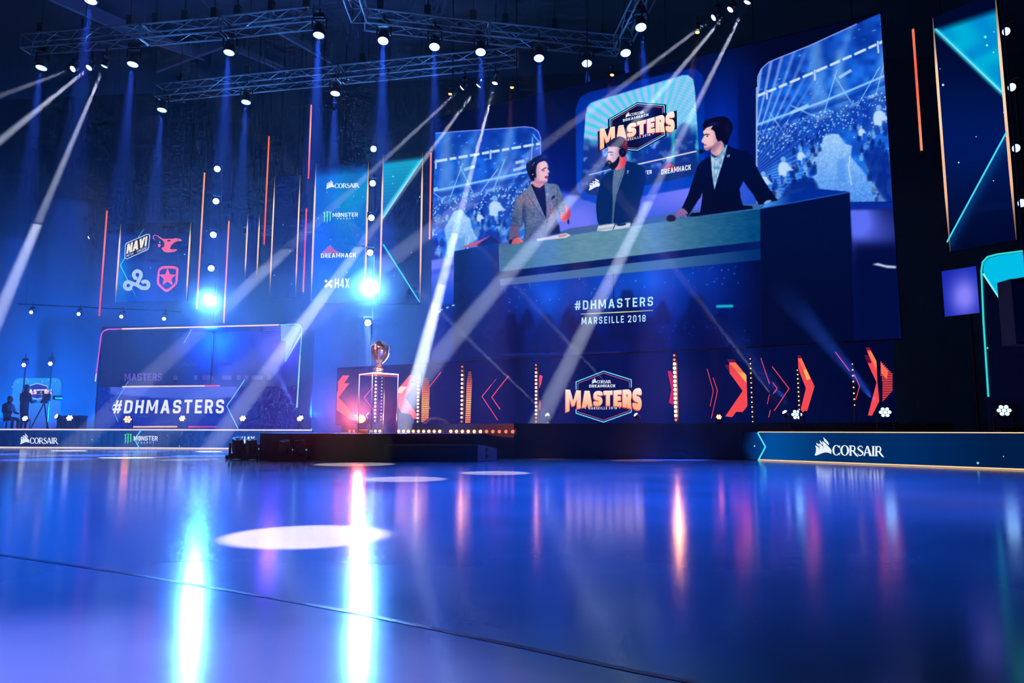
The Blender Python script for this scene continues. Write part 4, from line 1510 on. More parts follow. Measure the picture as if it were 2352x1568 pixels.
kr, s0, s1, z1 = kerb('dark blue LED kerb with one large sponsor logo along the right stage edge', RB, 1622, 2440, 992.4, 1070, rk, .03)
sg, _ = RB.sz(1742, 1000)
strip(RB, sg, s1, z1 - .012, z1 + .008, .008, GOLD, kr)
strip(RB, sg, s1, .004, .03, .008, GOLD, kr)
flat('sponsor_mark', corsair([(1871, 1003), (2031, 1007), (2031, 1050), (1871, 1046.5)]), RB, .012, WT, kr)
flat('arrow_line', stroke([(1740, 993), (1758, 1026), (1741, 1058)], 3.4), RB, .01, emat((84, 236, 250)), kr)
for (x, y, r) in ((2246, 1063, 3), (1733, 1024, 2), (2305, 1048, 1.6)):
    flat('spark', polys_mesh([[(x + r * math.cos(a), y + r * math.sin(a)) for a in np.arange(0, 6.2, .7)]]), RB, .01, emat((110, 220, 210)), kr)

# ------------------------------------------------------------------ hanging LED banners
def banner(label, plane, xl, xr, ymid, yt, yb, func, step=.05, edge=None, fade=True, k=0):
    s0, _ = plane.sz(xl, ymid)
    s1, _ = plane.sz(xr, ymid)
    xm = (xl + xr) / 2
    z1, z0 = plane.hit(xm, yt).z, plane.hit(xm, yb).z
    t = thing('led_banner', label, 'screen', tuple(plane.at((s0 + s1) / 2, z1)), 'LED banners hung along the stage wings')
    M = Matrix.Rotation(math.atan2(plane.d.y, plane.d.x), 3, 'Z')
    obj('cabinet', MB().box(plane.at((s0 + s1) / 2, (z0 + z1) / 2, -.06), (s1 - s0 + .04, .1, z1 - z0), M), CABINET, t)
    picture('banner_picture', plane, s0, s1, z0, z1, func, t, step=step)
    mb = MB()
    for s in (s0 + .15, s1 - .15):
        mb.tube(plane.at(s, z1 - .02, -.06), plane.at(s, 16.98, -.06), .012)
    obj('hanging_cable', mb, CABINET, t)
    if edge:
        w = edge
        for s in (s0, s1):
            n = 14
            vs, fs, cc = [], [], []
            mb = MB()
            for i in range(n + 1):
                zz = z0 + (z1 - z0) * i / n
                ww = w * min(1, .25 + 3.2 * min(i, n - i) / n)
                vs += [plane.at(s - ww / 2, zz, .008), plane.at(s + ww / 2, zz, .008)]
                f = min(1, .35 + 3. * min(i, n - i) / n)
                base = np.array((255, 214, 176)) if i > n * .45 else np.array((255, 190, 150))
                cc += [base * f, base * f]
            fs = [(2 * i, 2 * i + 1, 2 * i + 3, 2 * i + 2) for i in range(n)]
            mb.add(vs, fs)
            obj('edge_line', mb, led_mat(), t, cols=np.array(cc))
    return t


def sparks(t, plane, L, col=(150, 225, 250)):
    polys = [[(x + r * math.cos(a), y + r * math.sin(a)) for a in np.arange(0, 6.2, .8)] for x, y, r in L]
    for P in polys:
        flat('spark', polys_mesh([P]), plane, .01, emat(col), t)


def teampic(x, y):
    c = mix((0, 22, 92), (0, 76, 200), (y - 530) / 170)
    c = mix(c, (0, 132, 214), .75 * blob(x, y, 275, 640, 26, 60) + .35 * blob(x, y, 270, 600, 14, 60))
    return mix((0, 6, 40), c, np.clip((y - 512) / 30, 0, 1))


bt = banner('LED banner with four team emblems at the far left of the stage', PL, 271.5, 433, 605, 512, 692, teampic, .06, .075)
ZT_ = lambda L: [(260 + x / 9.22, 520 + y / 9.22) for x, y in L]
fr1 = [(282, 352), (720, 162), (766, 172), (772, 210), (748, 455), (725, 490), (290, 685), (250, 672), (248, 640), (258, 395)]
flat('team_badge', polys_mesh([ZT_(fr1)]), PL, .010, emat((4, 12, 52)), bt)
flat('team_badge_outline', stroke(ZT_(fr1), 1.9, True), PL, .014, emat((190, 214, 252)), bt)
flat('team_badge_letters', text_in('NAVI', ZT_([(300, 374), (728, 200), (704, 408), (276, 584)]), .055, .6), PL, .016, emat((252, 240, 206)), bt)
flat('team_badge_word', (text_in('NATUS', [tuple(p) for p in ZT_([(282, 600), (430, 540), (428, 590), (280, 648)])], .01)), PL, .016, emat((214, 226, 250)), bt)
flat('team_badge_word', (text_in('VINCERE', [tuple(p) for p in ZT_([(500, 512), (715, 425), (710, 478), (498, 558)])], .01)), PL, .016, emat((214, 226, 250)), bt)
PK = emat((250, 104, 148))
mouse = smooth_poly([(1050, 262), (1120, 262), (1180, 258), (1240, 262), (1320, 248), (1400, 258), (1452, 290), (1440, 308), (1380, 312), (1310, 330), (1240, 390), (1205, 450), (1212, 476), (1260, 484), (1340, 480), (1345, 500), (1310, 528), (1220, 545), (1140, 548), (1075, 528), (1040, 490), (1025, 455), (1070, 432), (1085, 390), (1078, 330)], 3)
tail = stroke(smooth_poly(ZT_([(895, 310), (860, 260), (848, 215), (868, 188), (910, 186), (970, 220), (1040, 268), (1075, 310)]), 3, False), [.5] * 3 + [1.6] * 12 + [2.8] * 7)
eye = [(1180 + 40 * math.cos(a), 300 + 20 * math.sin(a)) for a in np.arange(0, 6.2, .6)]
bud = [(975 + 32 * math.cos(a), 402 + 36 * math.sin(a)) for a in np.arange(0, 6.2, .6)]
flat('team_emblem_mouse', join(polys_mesh([(ZT_(mouse), [ZT_(eye)]), ZT_(bud)]), tail), PL, .012, PK, bt)


def arc(cx, cy, r, a0, a1, n=14):
    return [(cx + r * math.cos(math.radians(a0 + (a1 - a0) * i / n)), cy + r * math.sin(math.radians(a0 + (a1 - a0) * i / n))) for i in range(n + 1)]


cl = join(stroke(ZT_([(470, 1130)] + arc(512, 1020, 78, 120, 380) + [(505, 1215)]), 8.2), stroke(ZT_([(400, 1290)] + arc(318, 1250, 76, 20, 300) + [(510, 1240), (600, 1300)] + [(600, 1300)]), 8.2),
          stroke(ZT_([(520, 1250), (610, 1305)] + arc(675, 1235, 74, 120, -150)), 8.2))
flat('team_emblem_cloud', cl, PL, .012, emat((176, 204, 250)), bt)
sh = smooth_poly([(985, 870), (1080, 838), (1240, 836), (1340, 850), (1380, 900), (1372, 1040), (1355, 1190), (1290, 1280), (1130, 1388), (990, 1285), (925, 1200), (940, 1000), (955, 920)], 3)
inn = smooth_poly([(1010, 925), (1090, 892), (1240, 890), (1310, 905), (1330, 950), (1325, 1050), (1312, 1170), (1255, 1245), (1130, 1328), (1020, 1245), (972, 1180), (982, 1020), (985, 960)], 3)
star = []
for i in range(10):
    a = -math.pi / 2 + i * math.pi / 5
    r = 190 if i % 2 == 0 else 84
    star.append((1152 + r * math.cos(a), 1082 + r * math.sin(a) * 1.06))
flat('team_emblem_shield', join(polys_mesh([(ZT_(sh), [ZT_(inn)])]), polys_mesh([ZT_(star)])), PL, .012, emat((252, 92, 164)), bt)
flat('arrow_line', stroke(ZT_([(650, 60), (520, 245)]), [.5, 1.6]), PL, .009, CY_, bt)
flat('arrow_line', stroke(ZT_([(245, 668), (150, 822), (305, 1130), (490, 1500)]), [1.6, 2, 1.8, .6]), PL, .009, CY_, bt)
sparks(bt, PL, [(367, 556, 1.5), (346, 615, 1.2), (424, 584, 1.4)])


def sponpic(x, y):
    c = mix((0, 98, 198), (0, 90, 214), (y - 400) / 250)
    c = mix(c, (0, 150, 206), .8 * blob(x, y, 850, 440, 70, 60) + .5 * blob(x, y, 790, 470, 30, 80))
    c = mix(c, (10, 150, 232), .7 * blob(x, y, 850, 640, 70, 60))
    c = mix(c, (0, 60, 150), .4 * (np.sin(y * 2.2) > 0) * blob(x, y, 825, 435, 40, 50))
    return mix((0, 14, 70), c, np.clip((y - 378 + (x - 785) * .1) / 26, 0, 1))


bs = banner('tall bright blue LED banner with a column of four sponsor logos', PL, 720, 842, 540, 374, 694, sponpic, .05, .075)
ZS = lambda L: [(715 + x / 5.227, 390 + y / 5.227) for x, y in L]
flat('sponsor_mark', corsair([(749, 413), (826, 412.5), (826, 431), (749, 434)]), PL, .012, WT, bs)
flat('claw_mark', monster(quad(742, 485, 761, 514)), PL, .012, emat((92, 232, 150)), bs)
flat('sponsor_text', monster_text(quad(764, 489, 822, 504, .02)), PL, .012, WT, bs)
flat('event_fan', dreamhack_fan(quad(738, 562, 788, 583)), PL, .012, emat((246, 104, 110)), bs)
flat('sponsor_text', text_in('DREAMHACK', quad(737, 582, 818, 592, .02), .04), PL, .012, WT, bs)
flat('cross_mark', h4x_mark(quad(744, 641, 765, 662)), PL, .012, WT, bs)
flat('sponsor_text', text_in('H4X', quad(769, 639, 803, 661), .03, .9), PL, .012, WT, bs)
sparks(bs, PL, [(751, 441, 1), (812, 450, 1.2), (834, 452, 1), (731, 501, 1.4), (797, 625, 1.5), (780, 476, .9), (759, 550, .9)])


def arrowL(x, y):
    c = mix((0, 12, 62), (0, 26, 104), (y - 360) / 330) + np.zeros(x.shape + (1,))
    d = (500 - y) - (x - 880) * 1.5
    tri = np.clip(d / 3, 0, 1)
    c = mix(c, mix((10, 176, 206), (0, 110, 176), (y - 360) / 140) + 6 * np.sin(y * 2)[..., None], tri * .95)
    c = mix(c, (70, 214, 240), .8 * np.exp(-((d - 2) / 9) ** 2) * (d > -3))
    return mix((0, 6, 34), c, np.clip((y - 362 + (x - 925) * .12) / 12, 0, 1))


ba = banner('dark LED banner with a teal triangle, left of the giant screen', PL, 876, 967.5, 530, 352, 698, arrowL, .04, .07)
flat('arrow_line', stroke([(971, 364), (880, 500)], [1.5, 3]), PL, .012, emat((90, 226, 250)), ba)
flat('arrow_line', stroke([(880, 561), (964, 694)], [4, 2.6]), PL, .012, emat((40, 206, 244)), ba)
sparks(ba, PL, [(903, 405, 1.8), (902, 421, 1.4), (945, 580, 1.2), (964, 452, 1.6), (905, 633, 1)])
slim = lambda x, y: mix((0, 16, 78), (0, 36, 128), (y - 400) / 280)
b_a = banner('narrowest dark LED banner edged in pale gold, right of the team emblems', PL, 566, 593, 570, 494, 640, slim, .08, .06)
b_b = banner('slim dark LED banner edged in pale gold beside the bright sponsor banner', PL, 625.5, 684, 545, 404, 682, slim, .08, .06)
sparks(b_b, PL, [(650, 516, 1), (666, 576, 1.2), (630, 632, 1.3), (670, 652, 1)])


def arrowR(x, y):
    c = mix((0, 8, 44), (0, 24, 92), np.exp(-((y - 320) / 150) ** 2))
    lx = 2147 + (y - 70) * .06
    d = (x - 2149) * (215 - 68) / (2304 - 2149.) + 68 - y      # above the falling edge
    tri = np.clip(d / 4, 0, 1) * np.clip((y - (62 - (x - 2147) * .33)) / 18, 0, 1)
    sw = .5 + .5 * np.sin((x - 2147) * .05 + y * .03 + np.sin(y * .05) * 1.5)
    c = mix(c, mix((0, 176, 216), (0, 140, 208), sw), tri)
    c = mix(c, (70, 230, 250), .9 * np.exp(-(d / 7) ** 2) * (y > 66))
    d2 = line_glow(x, y, (2312, 305), (2176, 556), 16)
    c = mix(c, (0, 84, 150), .6 * d2 * (x > 2312 - (y - 305) * .54 - 4))
    return c


br = banner('tall LED banner with a cyan triangle at the far right', PR, 2162, 2313, 300, 2, 568, arrowR, .022, .055)
flat('arrow_line', stroke([(2149, 66), (2304, 214)], [2, 4]), PR, .012, emat((110, 236, 252)), br)
flat('arrow_line', stroke([(2312, 303), (2175, 556)], [4, 3.6]), PR, .012, emat((70, 224, 244)), br)
sparks(br, PR, [(2263, 85, 3.4), (2267, 104, 3), (2283, 73, 1.6), (2282, 120, 2), (2166, 195, 3), (2202, 373, 2.2), (2306, 258, 2), (2159, 158, 1.2), (2242, 314, 1.4), (2282, 415, 1.6)], (130, 225, 240))

# hanging LED tubes
TUBE = surf('tube_body', (.02, .02, .025), .5)


def led_tube(label, plane, x0, y0, x1, y1, c1, c2, r=.032, brk=None):
    a = plane.hit(x0, y0)
    bq = plane.hit(x1, y1)
    bq = Vector((a.x, a.y, bq.z))
    t = thing('led_tube', label, 'light', tuple(bq), 'coloured LED tubes hung upright on the stage wings')
    segs = [(0, 1)] if brk is None else [(0, brk - .003), (brk + .003, 1)]
    for (u, v) in segs:
        n = 12
        vs, fs, cc = [], [], []
        mb = MB()
        for i in range(n + 1):
            f = u + (v - u) * i / n
            p = a.lerp(bq, f)
            for j in range(8):
                an = math.pi * j / 4
                vs.append(p + Vector((r * math.cos(an), r * math.sin(an), 0)))
            w = abs(f - .35) * 1.4
            cc += [np.array(c1) * (1 - min(1, w)) + np.array(c2) * min(1, w)] * 8
        for i in range(n):
            for j in range(8):
                fs.append((8 * i + j, 8 * i + (j + 1) % 8, 8 * i + 8 + (j + 1) % 8, 8 * i + 8 + j))
        mb.add(vs, fs)
        obj('lit_tube', mb, led_mat(), t, cols=np.array(cc))
    mb = MB().tube(bq + Vector((0, .05, 0)), a + Vector((0, .05, .08)), .02).tube(a + Vector((0, .05, .05)), Vector((a.x, a.y + .05, 16.98)), .008)
    mb.tube(a + Vector((0, 0, -.02)), a + Vector((0, 0, .05)), r * 1.1).tube(bq + Vector((0, 0, -.04)), bq + Vector((0, 0, .02)), r * 1.1)
    obj('tube_holder', mb, TUBE, t)
    return t


TP = PL.off(.5)
ORG, RDD, PEA = (255, 128, 84), (236, 56, 66), (255, 176, 140)
led_tube('red LED tube hanging left of the team emblem banner, leftmost of all', TP, 246, 483, 222, 727, ORG, RDD)
led_tube('peach LED tube hanging between the team banner and the left light column', TP, 470, 396, 448, 710, PEA, ORG)
led_tube('orange LED tube reaching down to the booth roof', TP, 526, 507, 512, 742, ORG, PEA)
led_tube('long red LED tube hanging above the narrowest banner', TP, 618, 312, 603, 562, ORG, RDD)
led_tube('topmost short red LED tube, above the slim banner', TP, 715, 240, 709, 412, PEA, RDD)
led_tube('red LED tube hanging just left of the bright sponsor banner', TP, 704, 478, 694, 672, RDD, ORG)
led_tube('orange LED tube close to the left edge of the giant screen', TP, 990, 350, 984, 551, ORG, (255, 150, 110), brk=.66)
led_tube('orange LED tube right of the giant screen', PR, 2097, 66, 2117, 348, (255, 96, 74), (255, 160, 110), .026, brk=.66)

# ------------------------------------------------------------------ left booth
def rounded(pts, r, n=5):
    out = []
    for i, p in enumerate(pts):
        a, c = Vector(pts[i - 1]), Vector(pts[(i + 1) % len(pts)])
        p = Vector(p)
        u, v = (a - p).normalized(), (c - p).normalized()
        for k in range(n + 1):
            t = k / n
            q = (p + u * r) * (1 - t) ** 2 + p * 2 * t * (1 - t) + (p + v * r) * t * t
            out.append(tuple(q))
    return out


s0, _ = BOOTH.sz(225, 880)
s1, _ = BOOTH.sz(687, 880)
zt = BOOTH.hit(460, 751).z
zb = .60
bo = thing('player_booth', 'glass fronted player booth outlined in pink and gold light at left', 'booth', tuple(BOOTH.at((s0 + s1) / 2, zb)))
MBO = Matrix.Rotation(math.atan2(BOOTH.d.y, BOOTH.d.x), 3, 'Z')
BD = surf('booth_panel', (.02, .03, .07), .5)
sm_ = (s0 + s1) / 2
obj('roof', MB().box(BOOTH.at(sm_, zt + .03, -.68), (s1 - s0 + .05, 1.3, .06), MBO), BD, bo)
obj('rear_wall', MB().box(BOOTH.at(sm_, (zt + zb) / 2, -1.28), (s1 - s0, .06, zt - zb), MBO), surf('booth_rear', (.05, .07, .2), .8), bo)
for s in (s0, s1):
    obj('side_wall', MB().box(BOOTH.at(s, (zt + zb) / 2, -.66), (.06, 1.2, zt - zb), MBO), BD, bo)
mb = MB()
for s in (s0, s1):
    mb.box(BOOTH.at(s, (zt + zb) / 2, -.03), (.07, .06, zt - zb), MBO)
mb.box(BOOTH.at(sm_, zt + .03, -.03), (s1 - s0, .06, .08), MBO)
obj('front_frame', mb, BD, bo)
gm = bpy.data.materials.new('booth_glass')
gm.use_nodes = True
nt = gm.node_tree
nt.nodes.clear()
o_ = nt.nodes.new('ShaderNodeOutputMaterial')
mx = nt.nodes.new('ShaderNodeMixShader')
tr_ = nt.nodes.new('ShaderNodeBsdfTransparent')
tr_.inputs[0].default_value = (.86, .9, 1, 1)
gl_ = nt.nodes.new('ShaderNodeBsdfGlossy')
gl_.inputs['Roughness'].default_value = .05
mx.inputs[0].default_value = .08
nt.links.new(tr_.outputs[0], mx.inputs[1])
nt.links.new(gl_.outputs[0], mx.inputs[2])
nt.links.new(mx.outputs[0], o_.inputs[0])
zg = BOOTH.hit(460, 888).z
obj('glass_front', MB().box(BOOTH.at(sm_, (zt + zg) / 2, -.045), (s1 - s0 - .1, .012, zt - zg - .05), MBO), gm, bo)


def bfront(x, y):
    c = mix((4, 40, 158), (30, 30, 130), (x - 430) / 240)
    up = np.clip((903 + 14 * np.sin((x - 250) / 300 * 2.6) + ((x - 400) / 180) ** 2 * 3 - y) / 3, 0, 1)
    c = mix(c, (84, 112, 228), up * .8 * np.clip((550 - x) / 10, 0, 1) * np.clip((x - 250) / 6, 0, 1))
    c = mix(c, (36, 80, 214), .5 * blob(x, y, 440, 925, 90, 16))
    return c


picture('front_picture', BOOTH, s0 + .02, s1 - .02, zb, zg, bfront, bo, step=.06, k=.0)
out_ = rounded([(221, 876), (236, 756), (694, 744), (683, 936)], 22)
top = rounded([(228, 820), (236, 756), (460, 750)], 18)
seg = out_[6:12]
flat('light_line', stroke([(219, 876), (221, 858)], 2.6), BOOTH, .014, emat((255, 226, 200)), bo)
flat('light_line', stroke([(221, 858), (230, 790), (232, 772)] + [(234, 765), (239, 759), (247, 756)] + [(280, 755)], 2.8), BOOTH, .014, emat((206, 92, 206)), bo)
flat('light_line', stroke([(280, 755), (640, 746)], 3.2), BOOTH, .014, emat((255, 224, 206)), bo)
flat('light_line', stroke([(640, 746), (676, 744), (688, 746), (693, 754), (693, 768), (689, 816)], 2.4), BOOTH, .014, emat((120, 206, 232)), bo)
flat('light_line', stroke([(689, 816), (682, 936)], 3.2), BOOTH, .014, emat((150, 226, 250)), bo)
flat('light_line', stroke([(281, 888), (300, 887.5), (470, 886), (505, 885.5)], 3.2), BOOTH, .016, emat((255, 222, 190)), bo)
flat('light_line', stroke([(470, 886), (505, 885.5)], 3.3), BOOTH, .018, emat((244, 66, 122)), bo)
flat('light_line', stroke([(306, 980), (407, 979.5)], 3.4), BOOTH, .016, emat((255, 206, 160)), bo)
flat('light_line', stroke([(432, 980), (498, 979.5)], [3.4, 1.4]), BOOTH, .016, emat((244, 84, 118)), bo)
flat('corner_triangle', polys_mesh([[(645, 747), (692, 747), (654, 831), (657, 782), (645, 782)]]), BOOTH, .012, emat((128, 166, 236)), bo)
flat('corner_lines', join(*[stroke([(604 + i * .3, 751 + i * 4.1), (645, 750 + i * 4.1)], 1.1) for i in range(8)]), BOOTH, .012, emat((84, 110, 226)), bo)
flat('corner_edge', stroke([(692, 766), (655, 831)], [3.6, 1.4]), BOOTH, .016, emat((150, 232, 250)), bo)
flat('arrow_line', stroke([(295, 875), (258, 935), (271, 968)], 1.5), BOOTH, .014, emat((90, 170, 240)), bo)
flat('arrow_line', stroke([(562, 872), (521, 932), (547, 985)], 2.2), BOOTH, .014, emat((110, 206, 246)), bo)
flat('arrow_line', stroke([(441, 755), (422, 788)], 1.6), BOOTH, .014, emat((110, 196, 246)), bo)
flat('hashtag', text_in('#DHMASTERS', [(262, 919), (515, 917), (514, 949), (257, 949)], .03, 1.12), BOOTH, .02, emat((240, 244, 255)), bo)
RW = BOOTH.off(-1.24)
flat('rear_sign', join(text_in('MASTERS', quad(286, 857, 372, 874), .03, .9)), RW, .0, emat((108, 88, 178)), bo)
for x in (421, 500, 582):
    flat('rear_sign', text_in('MASTERS', quad(x, 832, x + 32, 840), .02), RW, 0, emat((76, 76, 180)), bo)
for (x, w) in ((398, 10), (446, 7), (464, 26), (510, 22), (544, 9), (561, 9), (578, 26), (613, 9)):
    flat('rear_logo', polys_mesh([quad(x, 862, x + w, 872), quad(x + 1.5, 866, x + w * .6, 868)]), RW, 0, emat((92, 88, 184)), bo)

point(BOOTH.at(sm_, zt - .4, -.7), (.0, .14, 1), 520, .3)  # added points inside the booth, lighten its dark interior
point(BOOTH.at(s1 - 1.2, zt - .6, -.7), (.22, .06, 1), 200, .3)

# right booth front, mostly outside the frame
RBO = RB.off(-1.0)
p0, _ = RBO.sz(2258, 800)
pz1 = RBO.hit(2300, 586).z
rb_ = thing('player_booth', 'booth corner outlined in cyan light at the right edge', 'booth', tuple(RBO.at(p0 + 1, .6)))
MRB = Matrix.Rotation(math.atan2(RBO.d.y, RBO.d.x), 3, 'Z')
obj('roof', MB().box(RBO.at(p0 + 1.3, pz1 + .0, -.68), (2.7, 1.2, .06), MRB), BD, rb_)
obj('rear_wall', MB().box(RBO.at(p0 + 1.3, (pz1 + .6) / 2, -1.26), (2.6, .06, pz1 - .6), MRB), BD, rb_)
obj('side_wall', MB().box(RBO.at(p0, (pz1 + .6) / 2, -.66), (.06, 1.2, pz1 - .6), MRB), BD, rb_)
obj('front_panel', MB().box(RBO.at(p0 + 1.3, (pz1 + .6) / 2, -.04), (2.6, .05, pz1 - .62), MRB), surf('booth_dark', (.01, .012, .03), .4), rb_)
flat('light_line', stroke([(2400, 570), (2352, 576), (2290, 584), (2268, 590), (2257, 602), (2254, 622), (2259, 740), (2270, 911)], 4.6), RBO, .012, emat((50, 214, 214)), rb_)
flat('corner_triangle', polys_mesh([[(2400, 572), (2352, 579), (2292, 587), (2270, 593), (2260, 604), (2258, 624), (2325, 728), (2328, 640), (2400, 628)]]), RBO, .008, emat((0, 190, 232)), rb_)
flat('corner_edge', stroke([(2258, 628), (2325, 730)], [5, 2.4]), RBO, .014, emat((130, 240, 246)), rb_)
sparks(rb_, RBO, [(2268, 799, 2.4)], (60, 220, 220))

# rear projection panel beside it
RS = RB.off(-2.0)
q0, _ = RS.sz(2166, 670)
q1, _ = RS.sz(2275, 670)
qz0, qz1 = RS.hit(2215, 722).z, RS.hit(2215, 615).z
rp = thing('projection_panel', 'small blue lit panel glowing lavender at its middle, below right banner', 'screen', tuple(RS.at((q0 + q1) / 2, qz0)))
obj('panel_frame', MB().box(RS.at((q0 + q1) / 2, (qz0 + qz1) / 2, -.05), (q1 - q0, .08, qz1 - qz0), MRB), CABINET, rp)
picture('panel_picture', RS, q0, q1, qz0, qz1, lambda x, y: mix((22, 40, 176), (134, 130, 250), blob(x, y, 2215, 680, 32, 44) * 1.1), rp, step=.04)
obj('support_pole', MB().tube(RS.at((q0 + q1) / 2, .58, -.12), RS.at((q0 + q1) / 2, qz1, -.12), .03), CABINET, rp)
bx0 = at_y(2322, 640, 10.2)
bx1 = at_y(2440, 790, 10.2)
mn = thing('loudspeaker', 'black box hanging in front of the right booth at frame edge', 'speaker', (bx0.x + .4, 10.3, bx1.z))
obj('cabinet', MB().box(((bx0.x + bx1.x) / 2, 10.35, (bx0.z + bx1.z) / 2), (bx1.x - bx0.x, .3, bx0.z - bx1.z)), surf('speaker_black', (.004, .004, .006), .6), mn)
obj('grille', MB().box(((bx0.x + bx1.x) / 2, 10.19, (bx0.z + bx1.z) / 2), (bx1.x - bx0.x - .06, .02, bx0.z - bx1.z - .06)), surf('grille_black', (.003, .003, .004), .8), mn)
obj('hanging_cable', MB().tube(((bx0.x + bx1.x) / 2, 10.35, bx0.z), ((bx0.x + bx1.x) / 2, 10.35, 16.98), .012), CABINET, mn)

# ------------------------------------------------------------------ trusses
ALU = surf('truss_alloy', (.3, .33, .37), .35, .5)


def truss(label, a, b, w=.42, cables=True, bay=.62):
    a, b = Vector(a), Vector(b)
    d = (b - a).normalized()
    sd = Vector((-d.y, d.x, 0)).normalized() * w / 2
    up = Vector((0, 0, w / 2))
    t = thing('lighting_truss', label, 'truss', tuple((a + b) / 2 - up), 'box trusses of the lighting grid')
    cor = [sd + up, -sd + up, -sd - up, sd - up]
    for c in cor:
        obj('chord', MB().tube(a + c, b + c, .028, 8), ALU, t)
    L = (b - a).length
    n = max(2, int(L / bay))
    mb = MB()
    for k in range(4):
        c0, c1 = cor[k], cor[(k + 1) % 4]
        for i in range(n):
            p, q = a + d * (L * i / n), a + d * (L * (i + 1) / n)
            if i % 2:
                p, q = q, p
            mb.tube(p + c0, q + c1, .012, 5)
    for e in (a, b):
        for k in range(4):
            mb.tube(e + cor[k], e + cor[(k + 1) % 4], .02, 5)
    obj('lattice', mb, ALU, t)
    if cables:
        mb = MB()
        for f in (.12, .5, .88):
            p = a + d * (L * f)
            mb.tube(p + up, Vector((p.x, p.y, 16.98)), .012, 5).box(p + up + Vector((0, 0, .25)), (.16, .16, .3))
        obj('chain_hoist', mb, surf('hoist_black', (.02, .02, .02), .5), t)
    return t


def gz(x, y, z=12.0):
    return at_z(x, y, z)


truss('thin truss at upper left, farthest left in the grid', gz(60, 102), gz(330, 80))
truss('thin truss at upper left lit cyan, running behind the second spotlight', gz(335, 80), gz(512, 65))
truss('thin truss ending above the brightest round spotlight', gz(520, 63), gz(728, 40))
truss('lower truss over the left banners, its left section', gz(365, 213), gz(780, 172))
truss('lower truss over the left banners, its right section', gz(785, 171), gz(1188, 131))
truss('long truss across the top centre, its left half', gz(838, 44), gz(1120, 76))
truss('long truss across the top centre, its right half', gz(1124, 76), gz(1420, 106))
truss('truss rising out of frame at top centre', gz(826, 36), gz(790, -70))
truss('truss rising out of frame at top right of the long truss', gz(1426, 100), gz(1508, -60))
truss('faint truss behind the red tubes above the slim banner', PL.at(PL.sz(545, 350)[0], 8.9, -1.0), PL.at(PL.sz(800, 340)[0], 8.9, -1.0), .3)

for (x, y, z) in ((300, 115, 10.9), (520, 95, 10.9), (470, 240, 10.9), (900, 185, 10.9), (850, 80, 10.9), (1150, 115, 10.9), (1420, 120, 10.9)):
    p = at_z(x, y, z)
    spot(p + Vector((0, -.5, 0)), p + Vector((.5, .3, 1.2)), (.04, .30, 1), 80, 100, 1, .1)  # added spots without fixtures, put cyan light on the trusses

# ------------------------------------------------------------------ lamps
BLK = surf('lamp_housing', (.012, .012, .016), .4)
LENSW = lamp_mat((0.1, 0.2, 1), 14)
UNIT = {}


def frame_z(d):
    d = Vector(d).normalized()
    return d.to_track_quat('Z', 'Y').to_matrix()


def lamp_head(name, label, cat, loc, d, r, lens, group=None, depth=None, hang=1, base=True, cells=0, floor=None, pole=None):
    """a stage lamp: lens centre at loc, pointing along d; hang=1 clamps upward, -1 stands on a base"""
    loc, d = Vector(loc), Vector(d).normalized()
    depth = depth or r * 2.1
    M = frame_z(d)
    c = loc - d * depth * .55
    t = thing(name, label, cat, tuple(c), group)
    obj('housing', MB().lathe([(r * .45, -depth), (r * .8, -depth * .92), (r * .95, -depth * .5), (r * 1.08, -.04), (r * 1.08, .015), (r * .98, .015)], 18, M, loc), BLK, t, smooth=True)
    if cells:
        for i in range(7):
            a = i * math.pi / 3
            o = Vector((0, 0, 0)) if i == 6 else M @ Vector((r * .64 * math.cos(a), r * .64 * math.sin(a), 0))
            obj('led_cell', MB().lathe([(r * .29, .012), (r * .24, .03), (1e-4, .04)], 10, M, loc + o), lens, t)
        obj('face_plate', MB().lathe([(r * .98, .004), (r * .98, .010)], 18, M, loc), BLK, t)
    else:
        obj('lens', MB().lathe([(r * .94, .014), (r * .7, .03), (1e-4, .042)], 20, M, loc), lens, t)
    sx = Vector((d.y, -d.x, 0))
    sx = sx.normalized() if sx.length > .2 else Vector((1, 0, 0))
    e = Vector((0, 0, hang * r * 1.9))
    if floor is not None:
        e = Vector((0, 0, min(-r * 1.3, floor + r * .77 - c.z)))
    if pole is not None:
        obj('bracket', MB().tube(c, Vector((pole.x, pole.y, c.z)), .022, 6), BLK, t)
    mb = MB()
    for s in (-1, 1):
        mb.tube(c + sx * s * r * 1.25, c + sx * s * r * 1.25 + e, r * .13, 6)
    mb.tube(c + sx * r * 1.3 + e, c - sx * r * 1.3 + e, r * .15, 6)
    obj('yoke', mb, BLK, t)
    if base:
        mb = MB()
        if hang > 0:
            mb.box(c + e + Vector((0, 0, r * .45)), (r * 1.7, r * 1.3, r * .8))
            mb.tube(c + e + Vector((0, 0, r * .8)), c + e + Vector((0, 0, max(r * .8 + .18, 11.9 - c.z - e.z if 11 < c.z < 11.9 else 0))), .02)
            obj('clamp', mb, BLK, t)
        else:
            mb.box(c + e - Vector((0, 0, r * .4)), (r * 2.1, r * 1.9, r * .75))
            obj('base', mb, BLK, t)
    return t


